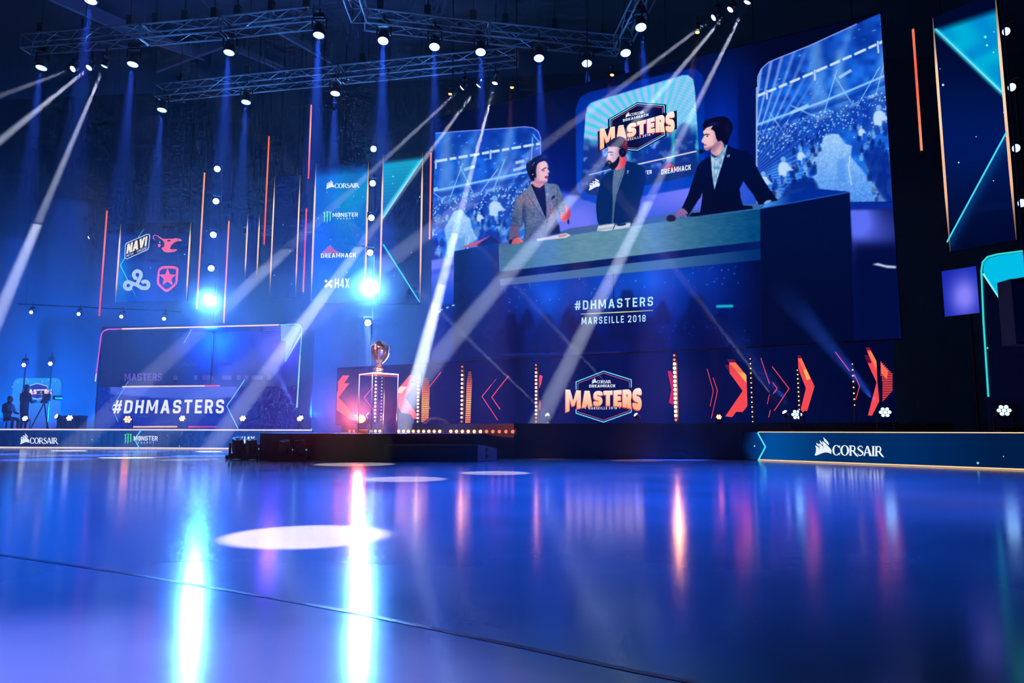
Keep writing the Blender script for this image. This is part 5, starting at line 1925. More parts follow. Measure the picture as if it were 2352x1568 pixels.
DOWN = Vector((0, -.12, -1))
wash = [
    (95, 155, 20, 'leftmost of all, beside the dark upper left corner'), (305, 147, 20, 'right of the left trio of white beams'),
    (526, 120, 19, 'under the middle of the thin upper truss'), (732, 80, 19, 'under the right end of the thin upper truss'),
    (208, 1, 18, 'cut by the top edge at upper left'),
    (372, 252, 17, 'under the left end of the lower truss'), (565, 234, 17, 'under the lower truss, second from its left end'),
    (770, 214, 17, 'under the lower truss, third from its left end'),
    (880, 93, 14, 'under the left end of the long centre truss'), (998, 107, 14, 'under the long centre truss, second from left'),
    (1104, 119, 14, 'under the long centre truss, third from left'), (1238, 133, 14, 'under the long centre truss, fourth from left'),
    (1348, 145, 14, 'under the long centre truss, fifth from left'), (1437, 121, 14, 'under the right corner of the long centre truss'),
    (1472, 62, 15, 'beside the truss rising at top right')]
for i, (x, y, rp_, w) in enumerate(wash):
    p = at_z(x, y, 11.18 if x == 305 else 11.35)
    d = DOWN if x < 820 else Vector((0, -.30, -1))
    lamp_head('wash_light', 'round white wash light shining down, ' + w, 'stage light', p, d, .155, LENSW, 'wash lights under the overhead trusses')
    e = {732: 1.6, 526: 1.1, 880: 1.3, 770: 1.2}.get(x, .8)
    spot(p + Vector((0, -.03, -.06)), p + Vector((.3, -.8, -11)), (.02, .09, 1), 105000 * e, 11, .9)

# sharp white beams in three fans
LENSB = lamp_mat((0.35, 0.42, 1), 9)


def beam(label, p, t, e, ang, group='moving heads throwing white beams', col=WHITE, r=.085):
    p, t = Vector(p), Vector(t)
    d = (t - p).normalized()
    lamp_head('beam_light', label, 'stage light', p, d, r, LENSB, group)
    spot(p + d * .07, t, col, e, ang, .25, .04)


def tri(px, py, z, tx, ty, ydep):
    p = at_z(px, py, z)
    return p, at_y(tx, ty, ydep)


LIGHTBEAM = (.66, .74, 1)
for (px, py, z, tx, ty, yd, e, w) in (
        (168, 158, 10.3, -190, 290, 15.0, 30000, 'leftmost lamp of the upper left fan, faintest'),
        (205, 155, 10.3, -60, 372, 16.0, 150000, 'middle lamp of the upper left fan'),
        (240, 151, 10.3, -20, 765, 18.5, 240000, 'rightmost lamp of the upper left fan'),
        (1062, 201, 10.4, 500, 720, 21.5, 120000, 'leftmost lamp of the centre fan'),
        (1100, 196, 10.4, 555, 935, 22, 210000, 'middle lamp of the centre fan'),
        (1137, 190, 10.4, 930, 972, 19, 280000, 'rightmost lamp of the centre fan'),
        (1640, 40, 10.35, 1000, 520, 16.5, 120000, 'leftmost lamp of the upper right fan'),
        (1678, 21, 10.35, 1040, 780, 16.2, 200000, 'middle lamp of the upper right fan'),
        (1717, 4, 10.35, 1238, 972, 17.7, 270000, 'rightmost lamp of the upper right fan')):
    p, t = tri(px, py, z, tx, ty, yd)
    beam('white beam light, ' + w, p, t, e * (4.0 if px > 1600 else 6.0), 2.7, col=LIGHTBEAM)
for (x, y, yd, tx, ty, w, e) in ((1257, 953, 17.9, 985, 690, 'left of the hexagon badge', 90000), (1461, 953, 17.3, 1290, 770, 'at the right foot of the hexagon badge', 45000),
                                 (1803, 947, 14.4, 1690, 800, 'beside the sky blue lamp among right chevrons', 45000), (846, 952, 20.5, 640, 800, 'behind the trophy stand', 24000)):
    p = at_y(x, y, yd) if x < 1700 else RB.off(-.45).hit(x, y)
    t = at_y(tx, ty, p.y - .4)
    d = (t - p).normalized()
    lamp_head('beam_light', 'small white beam light standing ' + w, 'stage light', p, d, .06, LENSB, 'beam lights standing on the stage floor', hang=-1, floor=.60 if x > 1700 else .83)
    spot(p + d * .07, t, LIGHTBEAM, e, 2.2, .25, .03)
# small warm lamps above the giant screen
AMB = lamp_mat((1, .32, .08), 5)
for (x, y, w) in ((1034, 215, 'over the left end of the giant screen'), (1176, 200, 'right of the centre fan of beams'), (1406, 171, 'above the middle logo panel'), (1602, 73, 'on the upper right fan of beams')):
    p = PC.hit(x, y, .25)
    d = Vector((-.05 if x < 1300 else -.18, -.1, -1))
    lamp_head('amber_light', 'small amber lamp ' + w, 'stage light', p, d, .06, AMB, 'amber lamps above the giant screen')
    spot(p + d * .07, p + d * 3, (1, .36, .10), 9000, 7, .6)
# small far beam lamp at left
p = at_y(205, 545, 27)
lamp_head('beam_light', 'lone small white lamp far left, below the dark roof', 'stage light', p, (-1, -.6, -.62), .06, LENSB)
spot(p + Vector((-.08, -.05, -.06)), at_y(60, 640, 25), (.4, .55, 1), 26000, 2)

# upright columns of white lamps
LENSC = lamp_mat((.10, .34, 1), 1000)
LENSH = lamp_mat((.10, .34, 1), 5000)
LENSM = lamp_mat((.10, .34, 1), 2600)
for nm, L in (('left', ((499, 388), (496, 462), (490, 539), (485, 616), (481, 691))), ('right', ((858, 342), (856, 421), (853, 500), (850, 580), (849, 660), (845, 741)))):
    pl = PL.off(.75)
    s, _ = pl.sz(L[2][0], L[2][1])
    top_, bot_ = pl.hit(*L[0]), pl.hit(*L[-1])
    tw = thing('lamp_tower', 'dark pole carrying the %s column of white lamps' % nm, 'stand', tuple(pl.at(s, .6, -.32)), 'poles of the lamp columns')
    obj('pole', MB().tube(pl.at(s, .6, -.42), pl.at(s, top_.z + .3, -.42), .04), CABINET, tw)
    obj('foot', MB().box(pl.at(s, .63, -.42), (.6, .6, .06)), CABINET, tw)
    words = ['top', 'second', 'third', 'fourth', 'fifth', 'bottom']
    for i, (x, y) in enumerate(L):
        p = pl.hit(x, y)
        last = i == len(L) - 1
        hot = (x == 849) or (x == 481)
        wl = 'bottom' if last else words[i]
        d = (CAM + Vector((0, 0, 1.5)) - p).normalized()
        lens = LENSH if hot else (LENSM if x in (845, 485, 850) else LENSC)
        lamp_head('wash_light', 'white lamp facing the arena, %s of the %s column%s' % (wl, nm, ', brightest with a halo' if x == 849 else ''), 'stage light', p, d, .115, lens, 'lamps in upright columns', base=False, pole=pl.at(s, 0, -.42))
        if hot:
            spot(p + d * .08, p + d * 5 + Vector((-3, 0, -2.2)), (.0, .20, 1), 1300, 150, 1, .1)
pr = PR.off(-.15)
s, _ = pr.sz(2340, 300)
pole_r = pr.at(s, 0)
for i, (x, y) in enumerate(((2312, 72), (2325, 200), (2335, 340), (2348, 466))):
    pl = PR.off(.2)
    p = pl.hit(x, y)
    d = (CAM + Vector((-7, 6, 0)) - p).normalized()
    lamp_head('wash_light', 'white lamp right of the cyan banner, ' + ('topmost', 'second from top', 'third from top', 'lowest')[i] + ' of four', 'stage light', p, d, .085, LENSW, 'lamps in the right column', base=False, pole=pole_r)
    spot(p + d * .08, p + d * 5 + Vector((-1, 0, 0)), DEEP, 700, 12, .8)
pr = PR.off(-.15)
s, _ = pr.sz(2340, 300)
tw = thing('lamp_tower', 'dark pole carrying the right edge column of lamps', 'stand', tuple(pr.at(s, .6)))
obj('pole', MB().tube(pr.at(s, .58), pr.at(s, 7.8), .03), CABINET, tw)

point(PL.off(1.0).hit(849, 660), (.10, .45, 1), 520, .1)
point(PL.off(1.0).hit(481, 691), (.08, .40, 1), 260, .1)
point(PL.off(1.0).hit(850, 580), (.08, .4, 1), 60, .1)

# LED cluster lamps on the decks
CBLUE = emat((186, 206, 255), 7)
CRED = emat((255, 120, 80), 9)
CSKY = emat((150, 206, 255), 7)
for (x, y, pl, r, mat, tx, ty, col, e, w) in (
        (293, 963, LB.off(-.9), .145, CRED, 430, 935, (1, .25, .12), 2600, 'glowing red under the left booth sign'),
        (419, 961, LB.off(-.9), .12, CBLUE, 395, 915, DEEP, 4000, 'pale blue, under the middle of the left booth sign'),
        (558, 961, LB.off(-.9), .12, CBLUE, 530, 885, (.10, .13, 1), 16000, 'pale blue, right of the left booth sign'),
        (690, 961, LB.off(-.9), .135, CBLUE, 590, 770, (.12, .15, 1), 44000, 'violet beam, right of the left booth'),
        (1651, 958, PC.off(.45), .07, CRED, 1640, 800, (1, .2, .1), 300, 'small red, below the first right chevron'),
        (1830, 952, RB.off(-.6), .125, CSKY, 1770, 880, (.05, .12, 1), 9000, 'sky blue, among the right chevrons'),
        (2033, 947, RB.off(-.7), .125, CSKY, 1860, 740, (.03, .12, 1), 22000, 'long blue beam, right of the chevrons'),
        (2306, 943, RB.off(-.75), .125, CSKY, 2140, 720, (.04, .10, 1), 9000, 'sky blue, at the right edge of the deck'),
        (160, 960, LB.off(-1.0), .12, CBLUE, 170, 900, DEEP, 900, 'pale blue, between camera crew and left booth'),
        (58, 961, LB.off(-1.0), .11, CBLUE, 30, 900, DEEP, 900, 'dim violet, in front of the camera crew')):
    p = pl.hit(x, y)
    if p.z < .72 and x != 1651:
        p.z = .72
    tgt = at_y(tx, ty, p.y - 1.2)
    d = (tgt - p).normalized()
    dl = (d * .8 + Vector((0, -1, .1)) * .8).normalized()
    fz = .83 if (x == 1651) else .60
    lamp_head('led_par', 'LED cluster lamp on the deck, ' + w, 'stage light', p, dl, r, mat, 'LED cluster lamps on the decks', hang=-1, cells=7, depth=r * 1.5, floor=fz)
    spot(p + d * .2, tgt, col, e, 9, .7)
CWH = emat((196, 226, 255), 5)
for (x, y, w) in ((72, 717, 'leftmost'), (181, 721, 'second from left'), (279, 727, 'third from left'), (377, 732, 'rightmost')):
    p = PL.off(.15).hit(x, y)
    lamp_head('led_par', 'small LED lamp behind the left booth, %s in its row of four' % w, 'stage light', p, (.1, -1, -.12), .085, CWH, 'row of small LED lamps behind the left booth', cells=7, depth=.15)
e0, e1 = PL.off(.15).hit(72, 717) + Vector((0, .08, .33)), PL.off(.15).hit(377, 732) + Vector((0, .08, .33))
bar0, bar1 = e0.lerp(e1, -.12), e0.lerp(e1, 1.12)
pb = thing('lamp_bar', 'dark pipe carrying the row of four small LED lamps', 'pipe', tuple(bar0))
obj('pipe', MB().tube(bar0, bar1, .025), CABINET, pb)
mb = MB()
for f in (.05, .95):
    q = bar0.lerp(bar1, f)
    mb.tube(q, Vector((q.x, q.y, 16.98)), .008)
obj('hanging_cable', mb, CABINET, pb)
for (x, y, col, w) in ((55, 838, (190, 180, 255), 'small violet lamp above the far left screen'), (116, 835, (255, 226, 214), 'cluster of small warm lamps above the far left screen')):
    p = PL.off(-.4).hit(x, y)
    lt = lamp_head('led_par', w, 'stage light', p, (.15, -1, -.1), .10, emat(col, 4), cells=7, depth=.15, pole=Vector((p.x, p.y + .2, 0)))
    obj('pole', MB().tube((p.x, p.y + .1, .6), (p.x, p.y + .1, p.z + .3), .03), CABINET, lt)
    obj('foot', MB().box((p.x, p.y + .1, .62), (.5, .5, .04)), CABINET, lt)
p = LB.off(-1.2).hit(130, 956)
lamp_head('wash_light', 'small white round lamp tilted up beside the camera crew', 'stage light', p, (-.5, -1, .35), .10, LENSW, hang=-1, floor=.60)
for (x, e) in ((250, 12000), (430, 11000), (150, 11000)):
    p = LB.off(-3.4).hit(x, 966)
    spot(p, (p.x - 3, p.y + 1.6, 2.2), (0, .16, 1), e, 80, 1, .1)  # added spots without lamps, lift the blue haze at left
# red floor flare beside the trophy
p = at_y(830, 962, 17.2)
lamp_head('flare_light', 'glaring red floor lamp at the left foot of the trophy stand', 'stage light', p, (-.12, -1, .12), .10, lamp_mat((1, .26, .09), 8), hang=-1, floor=.585)
spot(p + Vector((0, -.12, .02)), p + Vector((-1.2, -3, .5)), (1, .06, .05), 260, 120, 1, .1)
point(p + Vector((-.02, -.22, .05)), (1, .16, .10), 170, .06)
FLARE = p.copy()

# ------------------------------------------------------------------ upright bulb battens and the bulb strip on the step
BULBS = {k: lamp_mat(c, s) for k, (c, s) in {'pale': ((1, .5, .4), 4), 'warm': ((1, .34, .16), 7), 'hot': ((1, .34, .14), 26), 'dim': ((1, .62, .36), 1.6), 'gold': ((1, .36, .15), 3.2), 'faint': ((1, .22, .10), 1.2)}.items()}
STRIPM = surf('batten_body', (.01, .01, .014), .5)
bulb_me = MB().sphere((0, 0, 0), 1, 8, 5)


def batten(label, pl, x0, y0, x1, y1, n, r, kind, fade=(0, 0)):
    a, bq = pl.hit(x0, y0), pl.hit(x1, y1)
    if abs(x1 - x0) < 9:
        a.x, a.y = bq.x, bq.y
    t = thing('bulb_batten', label, 'light', (bq.x, bq.y, .83), 'upright battens of round bulbs')
    d = pl.n
    L = (bq - a).length
    ax = (a - bq).normalized()
    M = Matrix((pl.d, -pl.n, ax)).transposed()
    mb = MB().box((a + bq) / 2 - d * .06, (r * 3.0, .05, L + r * 3), M)
    mb.box(Vector((bq.x, bq.y, .845)) - d * .06, (.3, .3, .03), M)
    mb.tube(Vector((bq.x, bq.y, .84)) - d * .06, bq - d * .06, .02)
    obj('bar', mb, STRIPM, t)
    first = None
    for i in range(n):
        f = i / (n - 1)
        p = a.lerp(bq, f)
        e = min(1, .35 + f * 4, .35 + (1 - f) * 6)
        k = kind if e > .8 else ('faint' if kind in ('hot', 'warm') else 'dim')
        key = (k, round(r * (.72 + .28 * e), 4))
        if key not in UNIT:
            o = obj('bulb', MB().lathe([(max(1e-4, key[1] * math.sin(math.pi * q / 6)), -key[1] * math.cos(math.pi * q / 6)) for q in range(7)], 10, cap=False), BULBS[k], None, smooth=True)
            UNIT[key] = o
        else:
            o = UNIT[key].copy()
            COL.objects.link(o)
        o.parent = t
        o.location = p - parent_origin(t) + d * .02
    return t


P1 = PC.off(.5)
batten('pale bulb batten seen through the trophy stand, nearer the front', PC.off(1.4), 866, 868, 862, 966, 13, .032, 'pale')
batten('thin leaning bulb batten right behind the trophy stand', PC.off(.9), 882, 868, 876, 964, 14, .02, 'dim')
batten('bulb batten right of the big left chevron', P1, 962, 862, 960, 968, 14, .035, 'pale')
batten('bulb batten beside the second painted amber reflection', P1, 1065, 842, 1061, 968, 14, .034, 'warm')
batten('bulb batten crossed by the white floor beam', P1, 1235, 838, 1232, 968, 16, .03, 'warm')
batten('brightest bulb batten, right of the hexagon badge', P1, 1551, 816, 1553, 974, 17, .036, 'hot')
batten('dim bulb batten right of the first large right chevron', P1, 1725, 824, 1729, 968, 14, .018, 'dim')
batten('dim bulb batten left of the tall right chevron', P1, 1832, 850, 1836, 940, 10, .018, 'dim')
batten('dim bulb batten left of the farthest right chevron', P1, 1956, 836, 1963, 930, 8, .018, 'dim')
for (x, y, e) in ((866, 915, 4), (962, 915, 5), (1062, 915, 6), (1234, 915, 4), (1552, 900, 16)):
    if e > 4:
        point(P1.hit(x, y, .25), (1, .42, .2), e * .6, .15)
sp = Plane((-5.35, 22.7), (.05 + 5.35, 17.35 - 22.7)).off(.05)
t = thing('bulb_strip', 'long row of amber bulbs along the step front beside the trophy', 'light', tuple(sp.hit(990, 991)))
A_, B_ = sp.hit(805, 989.5), sp.hit(1179, 991)
M = Matrix((sp.d, -sp.n, Vector((0, 0, 1)))).transposed()
obj('bar', MB().box((A_ + B_) / 2 - sp.n * .02, ((B_ - A_).length + .2, .05, .12), M), STRIPM, t)
for i in range(32):
    if i in (8, 20):
        continue
    f = i / 31
    p = A_.lerp(B_, f)
    k = 'faint' if (i < 5 or i > 26) else 'gold'
    key = (k, .045)
    if key not in UNIT:
        o = obj('bulb', MB().lathe([(max(1e-4, key[1] * math.sin(math.pi * q / 6)), -key[1] * math.cos(math.pi * q / 6)) for q in range(7)], 10, cap=False), BULBS[k], None, smooth=True)
        UNIT[key] = o
    else:
        o = UNIT[key].copy()
        COL.objects.link(o)
    o.parent = t
    o.location = p - parent_origin(t) + sp.n * .02

# ------------------------------------------------------------------ trophy on its clear stand
ty = 15.75
tc_ = at_y(867, 992, ty)
zt_ = .585
tx = tc_.x - .06
u = ty / F
H = (993 - 857) * u
st = thing('display_stand', 'clear acrylic plinth with bright edges carrying the trophy', 'stand', (tx, ty, zt_))
am = bpy.data.materials.new('clear_acrylic')
am.use_nodes = True
nt = am.node_tree
nt.nodes.clear()
o_ = nt.nodes.new('ShaderNodeOutputMaterial')
mx = nt.nodes.new('ShaderNodeMixShader')
tr_ = nt.nodes.new('ShaderNodeBsdfTransparent')
tr_.inputs[0].default_value = (.93, .95, .98, 1)
gl_ = nt.nodes.new('ShaderNodeBsdfGlossy')
gl_.inputs['Roughness'].default_value = .04
fr_n = nt.nodes.new('ShaderNodeFresnel')
fr_n.inputs[0].default_value = 1.35
nt.links.new(fr_n.outputs[0], mx.inputs[0])
nt.links.new(tr_.outputs[0], mx.inputs[1])
nt.links.new(gl_.outputs[0], mx.inputs[2])
nt.links.new(mx.outputs[0], o_.inputs[0])
EDGE = surf('polished_edge', (.9, .82, .8), .2, .3)
ang = math.radians(38)
Mz = Matrix.Rotation(ang, 3, 'Z')
hw = .315
cs = [Vector((tx, ty + .3, 0)) + Mz @ Vector((a * hw, b_ * hw, 0)) for a, b_ in ((-1, -1), (1, -1), (1, 1), (-1, 1))]
for i in range(4):
    p, q = cs[i], cs[(i + 1) % 4]
    mb = MB().add([p + Vector((0, 0, zt_ + .02)), q + Vector((0, 0, zt_ + .02)), q + Vector((0, 0, zt_ + H)), p + Vector((0, 0, zt_ + H))], [(0, 1, 2, 3)])
    obj('side_pane', mb, am, st)
for p in cs:
    obj('corner_edge', MB().tube(p + Vector((0, 0, zt_)), p + Vector((0, 0, zt_ + H)), .011, 6), EDGE, st)
obj('top_slab', MB().box((tx, ty + .3, zt_ + H + .012), (hw * 2.06, hw * 2.06, .026), Mz), EDGE, st)
obj('base_slab', MB().box((tx, ty + .3, zt_ + .015), (hw * 2.02, hw * 2.02, .03), Mz), am, st)
CUP = surf('rose_metal', (.95, .60, .50), .27, 1)
zc = zt_ + H + .026
tr = thing('trophy', 'polished rose gold champions cup with side handles on clear stand', 'trophy', (tx, ty + .3, zc))
K = (857 - 780) * (ty + .3) / F
o0 = (tx, ty + .3, zc)
obj('base', MB().lathe([(r * K, z * K) for r, z in ((.165, 0), (.165, .055), (.15, .06), (.15, .13), (.155, .135), (.155, .15), (.125, .19), (.105, .22))], 24, None, o0), CUP, tr, smooth=True)
mb = MB().lathe([(r * K, z * K) for r, z in ((.10, .22), (.085, .30), (.115, .345), (.18, .43), (.235, .55), (.255, .68), (.262, .80), (.25, .85))], 28, None, o0)
obj('bowl', mb, CUP, tr, smooth=True)
obj('lid', MB().lathe([(r * K, z * K) for r, z in ((.25, .85), (.235, .868), (.19, .91), (.13, .965), (.09, .99), (.075, 1.0), (.02, 1.0))], 6, None, o0), CUP, tr)
for a in (20, 140, 260):
    d = Vector((math.cos(math.radians(a)), math.sin(math.radians(a)), 0))
    prof = [(.10, .31), (.20, .40), (.285, .54), (.325, .70), (.335, .86), (.30, .875), (.25, .87)]
    mb = MB()
    c0 = Vector(o0)
    sdv = Vector((-d.y, d.x, 0)) * .022
    vs = []
    for r, z in prof:
        p = c0 + d * r * K + Vector((0, 0, z * K))
        q = c0 + d * (r - .035) * K + Vector((0, 0, z * K - .004))
        vs += [p + sdv, p - sdv, q - sdv, q + sdv]
    fs = []
    for i in range(len(prof) - 1):
        for j in range(4):
            fs.append((4 * i + j, 4 * i + (j + 1) % 4, 4 * i + 4 + (j + 1) % 4, 4 * i + 4 + j))
    mb.add(vs, fs)
    obj('handle', mb, CUP, tr)
mb = MB()
for k in range(3):
    mb.lathe([(.266 * K, (.70 + k * .025) * K), (.270 * K, (.712 + k * .025) * K), (.264 * K, (.722 + k * .025) * K)], 12, None, o0, cap=False)
obj('engraved_band', mb, CUP, tr)
spot(Vector(o0) + Vector((-1.2, -3.2, 1.8)), o0, (1, .55, .50), 6500, 15, .5, .5)  # added pink spot, gives the cup a broad highlight
spot(Vector(o0) + Vector((2.5, -2.5, .6)), o0, (.45, .5, 1), 3000, 14, .5, .2)  # added blue spot, brightens the cup from the right
spot(PL.off(.75).hit(845, 741) + Vector((0, -.1, -.05)), Vector((tx - .1, ty + 1.5, 0)), (.25, .5, 1), 26000, 7, .8)

# ------------------------------------------------------------------ fixtures on the arena floor
def floor_head(label, x, yb, hpx, tilt, yaw):
    p = at_z(x, yb, 0)
    k = hpx * p.y / F
    t = thing('moving_head', label, 'stage light', tuple(p), 'dark moving heads on the arena floor')
    mb = MB().box(p + Vector((0, 0, .10 * k)), (.86 * k, .62 * k, .16 * k))
    for sx_ in (-1, 1):
        for sy_ in (-1, 1):
            mb.tube(p + Vector((sx_ * .36 * k, sy_ * .24 * k, 0)), p + Vector((sx_ * .36 * k, sy_ * .24 * k, .03 * k)), .05 * k, 8)
    obj('base', mb, BLK, t)
    Mr = Matrix.Rotation(math.radians(yaw), 3, 'Z')
    mb = MB()
    for s in (-1, 1):
        mb.box(p + Mr @ Vector((s * .33 * k, 0, .44 * k)), (.09 * k, .22 * k, .54 * k), Mr)
    mb.box(p + Mr @ Vector((0, 0, .21 * k)), (.72 * k, .3 * k, .08 * k), Mr)
    obj('yoke', mb, BLK, t)
    d = Mr @ Vector((0, -math.cos(math.radians(tilt)), math.sin(math.radians(tilt))))
    Mh = frame_z(d)
    c = p + Vector((0, 0, .58 * k))
    obj('head', MB().lathe([(.14 * k, -.40 * k), (.23 * k, -.34 * k), (.27 * k, -.1 * k), (.25 * k, .22 * k), (.235 * k, .36 * k), (.20 * k, .36 * k)], 16, Mh, c), BLK, t, smooth=True)
    obj('lens', MB().lathe([(.20 * k, .33 * k), (.12 * k, .36 * k), (1e-4, .375 * k)], 14, Mh, c), surf('dark_glass', (.02, .05, .08), .08), t)
    obj('status_display', MB().box(p + Mr @ Vector((.38 * k, -.02, .5 * k)), (.012, .1 * k, .07 * k), Mr), emat((60, 140, 170)), t)
    return t


floor_head('dark moving head on the floor before the left kerb, leftmost of four', 545, 1054, 50, 70, 15)
floor_head('dark moving head on the floor at the left end of the black step', 577, 1055, 48, 78, -10)
floor_head('dark moving head before the black step, third from left', 653, 1057, 48, 75, 0)
floor_head('dark moving head before the black step, rightmost of four with a lit edge', 688, 1057, 48, 82, -20)
# front fill loudspeaker lying before the step
a, bq = at_z(1040, 1060.5, 0), at_z(1097, 1060.5, 0)
hh = (1060 - 1022) * a.y / F
fs_ = thing('loudspeaker', 'low black loudspeaker with a punched end plate before the step', 'speaker', tuple((a + bq) / 2))
left = at_z(880, 1060.5, 0)
obj('cabinet', MB().box(((left.x + bq.x) / 2, a.y + .16, hh / 2), (bq.x - left.x, .32, hh)), surf('speaker_black', (.004, .004, .006), .6), fs_)
obj('grille', MB().box(((left.x + bq.x) / 2, a.y - .008, hh / 2), (bq.x - left.x - .06, .016, hh - .05)), surf('grille_black', (.003, .003, .004), .8), fs_)
e1 = at_z(1141, 1059.5, 0)
ey = e1.y + .35
ex = e1.x * ey / e1.y
p0 = Vector((bq.x + .005, bq.y, .01))
p1 = Vector((ex, ey, .01))
nn = Vector((0, 0, 1))
pl_ = [p0, p1, p1 + Vector((0, 0, hh * .72)), p0.lerp(p1, .5) + Vector((0, 0, hh * .9)), p0 + Vector((0, 0, hh))]
th = Vector((-(p1 - p0).y, (p1 - p0).x, 0)).normalized() * .03
mb = MB().add(pl_ + [p + th for p in pl_], [(0, 1, 2, 3, 4), (9, 8, 7, 6, 5)] + [(i, (i + 1) % 5, 5 + (i + 1) % 5, 5 + i) for i in range(5)])
obj('end_plate', mb, surf('grey_plate', (.10, .12, .16), .5), fs_)
dn = -th.normalized()
for zf, rr in ((.66, .055), (.3, .05)):
    c = p0.lerp(p1, .45) + Vector((0, 0, hh * zf)) + dn * .002
    obj('port', MB().lathe([(rr, 0), (rr * .2, .004)], 14, frame_z(dn), c), surf('speaker_black', (.004, .004, .006), .6), fs_)
# arched cover on the step
ac = at_z(1045, 974, .83) if False else Vector((at_y(1000, 972, 19.6).x, 19.6, .83))
vs, fs = [], []
mb = MB()
for i in range(13):
    an = math.pi * i / 12
    for r in (.34, .24):
        for yy_ in (0, .25):
            vs.append(ac + Vector((-r * math.cos(an), yy_, r * .55 * math.sin(an))))
for i in range(12):
    for a0_, b0_ in ((0, 1), (1, 3), (3, 2), (2, 0)):
        fs.append((4 * i + a0_, 4 * i + b0_, 4 * i + 4 + b0_, 4 * i + 4 + a0_))
tag(obj('cable_arch', mb.add(vs, fs), surf('arch_grey', (.06, .06, .08), .6)), 'low dark arch lying on the step right of the trophy', 'arch')
# pools of white light on the arena floor
for (x, y, e, ang_) in ((705, 1230, 26000, 5.4), (930, 1100, 15000, 6.0), (1138, 1086, 16000, 5.6), (815, 1066, 15000, 7.5), (110, 1046, 12000, 5), (430, 1055, 11000, 6), (330, 1051, 11000, 5)):
    p = at_z(x, y, 0)
    spot((p.x * .9, min(p.y + 1.2, 9.5), 11.2), p, (1, .80, .48), e * 1.4, ang_, .22, .05)

# ------------------------------------------------------------------ far left: screen, camera crew
FS = LB.off(-4.6)
f0, _ = FS.sz(26, 930)
f1, _ = FS.sz(137, 930)
fz0, fz1 = FS.hit(80, 984).z, FS.hit(80, 868).z
fsn = thing('led_screen', 'small round cornered screen at far left behind the camera crew', 'screen', tuple(FS.at((f0 + f1) / 2, .6)))
rc = rounded([(f0, fz0), (f0, fz1), (f1, fz1), (f1, fz0)], .3)
mb = MB()
n = len(rc)
mb.add([FS.at(s, z, -.08) for s, z in rc] + [FS.at(s, z, -.01) for s, z in rc], [tuple(range(n)), tuple(range(n, 2 * n))[::-1]] + [(i, (i + 1) % n, n + (i + 1) % n, n + i) for i in range(n)])
obj('cabinet', mb, CABINET, fsn)
vs = [FS.at(s, z, .0) for s, z in rc]
cc = [np.array((40, 150, 226)) if p.z > 1.6 else np.array((56, 80, 190)) for p in vs]
obj('screen_picture', MB().add(vs, [tuple(range(n))]), led_mat(), fsn, cols=np.array(cc))
masters_logo([(52, 879), (119, 880), (119, 917), (52, 917)], fsn, FS, .008, dark=(14, 30, 130), small=False)
flat('screen_dots', polys_mesh([quad(x, y, x + 2, y + 2) for x, y in ((61, 869), (64, 874), (126, 874), (96, 876), (110, 871), (40, 876), (27, 887))]), FS, .008, emat((150, 230, 255)), fsn)


def figure(label, base, h, facing, joints, cloth, skin, hairc):
    """one continuous skinned body; joints in units of standing height, x to the figure's right, y forward"""
    t = thing('person', label, 'person', tuple(base))
    names = list(joints)
    R = Matrix.Rotation(facing, 3, 'Z')
    idx = {nme: i for i, nme in enumerate(names)}
    links = [('pelvis', 'waist'), ('waist', 'chest'), ('chest', 'neck'), ('neck', 'head'), ('head', 'crown')]
    for s in 'LR':
        links += [('chest', 'sh' + s), ('sh' + s, 'el' + s), ('el' + s, 'wr' + s), ('wr' + s, 'hd' + s), ('pelvis', 'hp' + s), ('hp' + s, 'kn' + s), ('kn' + s, 'an' + s), ('an' + s, 'to' + s)]
    rad = dict(pelvis=.085, waist=.078, chest=.092, neck=.034, head=.058, crown=.048)
    for s in 'LR':
        rad.update({'sh' + s: .044, 'el' + s: .03, 'wr' + s: .02, 'hd' + s: .024, 'hp' + s: .058, 'kn' + s: .04, 'an' + s: .027, 'to' + s: .024})
    me = bpy.data.meshes.new('body')
    me.from_pydata([tuple(R @ Vector(joints[nme]) * h) for nme in names], [(idx[a_], idx[b_]) for a_, b_ in links], [])
    o = bpy.data.objects.new('body', me)
    COL.objects.link(o)
    o.parent = t
    md = o.modifiers.new('skin', 'SKIN')
    for i, nme in enumerate(names):
        sv = me.skin_vertices[0].data[i]
        sv.radius = (rad[nme] * h, rad[nme] * h)
        sv.use_root = nme == 'pelvis'
    o.modifiers.new('sub', 'SUBSURF').render_levels = 2
    me.materials.append(cloth)
    hd = R @ Vector(joints['head']) * h
    f = R @ Vector((0, 1, 0))
    org = Vector(base)
    obj('face', MB().lathe([(max(1e-4, .053 * h * math.sin(math.pi * q / 8)), -.068 * h * math.cos(math.pi * q / 8)) for q in range(9)], 12, None, org + hd + f * .012 * h + Vector((0, 0, .02 * h)), cap=False), skin, t, smooth=True)
    obj('nose', MB().lathe([(.012 * h, 0), (.003 * h, .022 * h)], 6, frame_z(f), org + hd + f * .058 * h + Vector((0, 0, .012 * h))), skin, t)
    obj('hair', MB().lathe([(max(1e-4, .06 * h * math.sin(math.pi * q / 8)), -.062 * h * math.cos(math.pi * q / 8)) for q in range(3, 9)], 12, None, org + hd - f * .008 * h + Vector((0, 0, .045 * h)), cap=False), hairc, t, smooth=True)
    return t


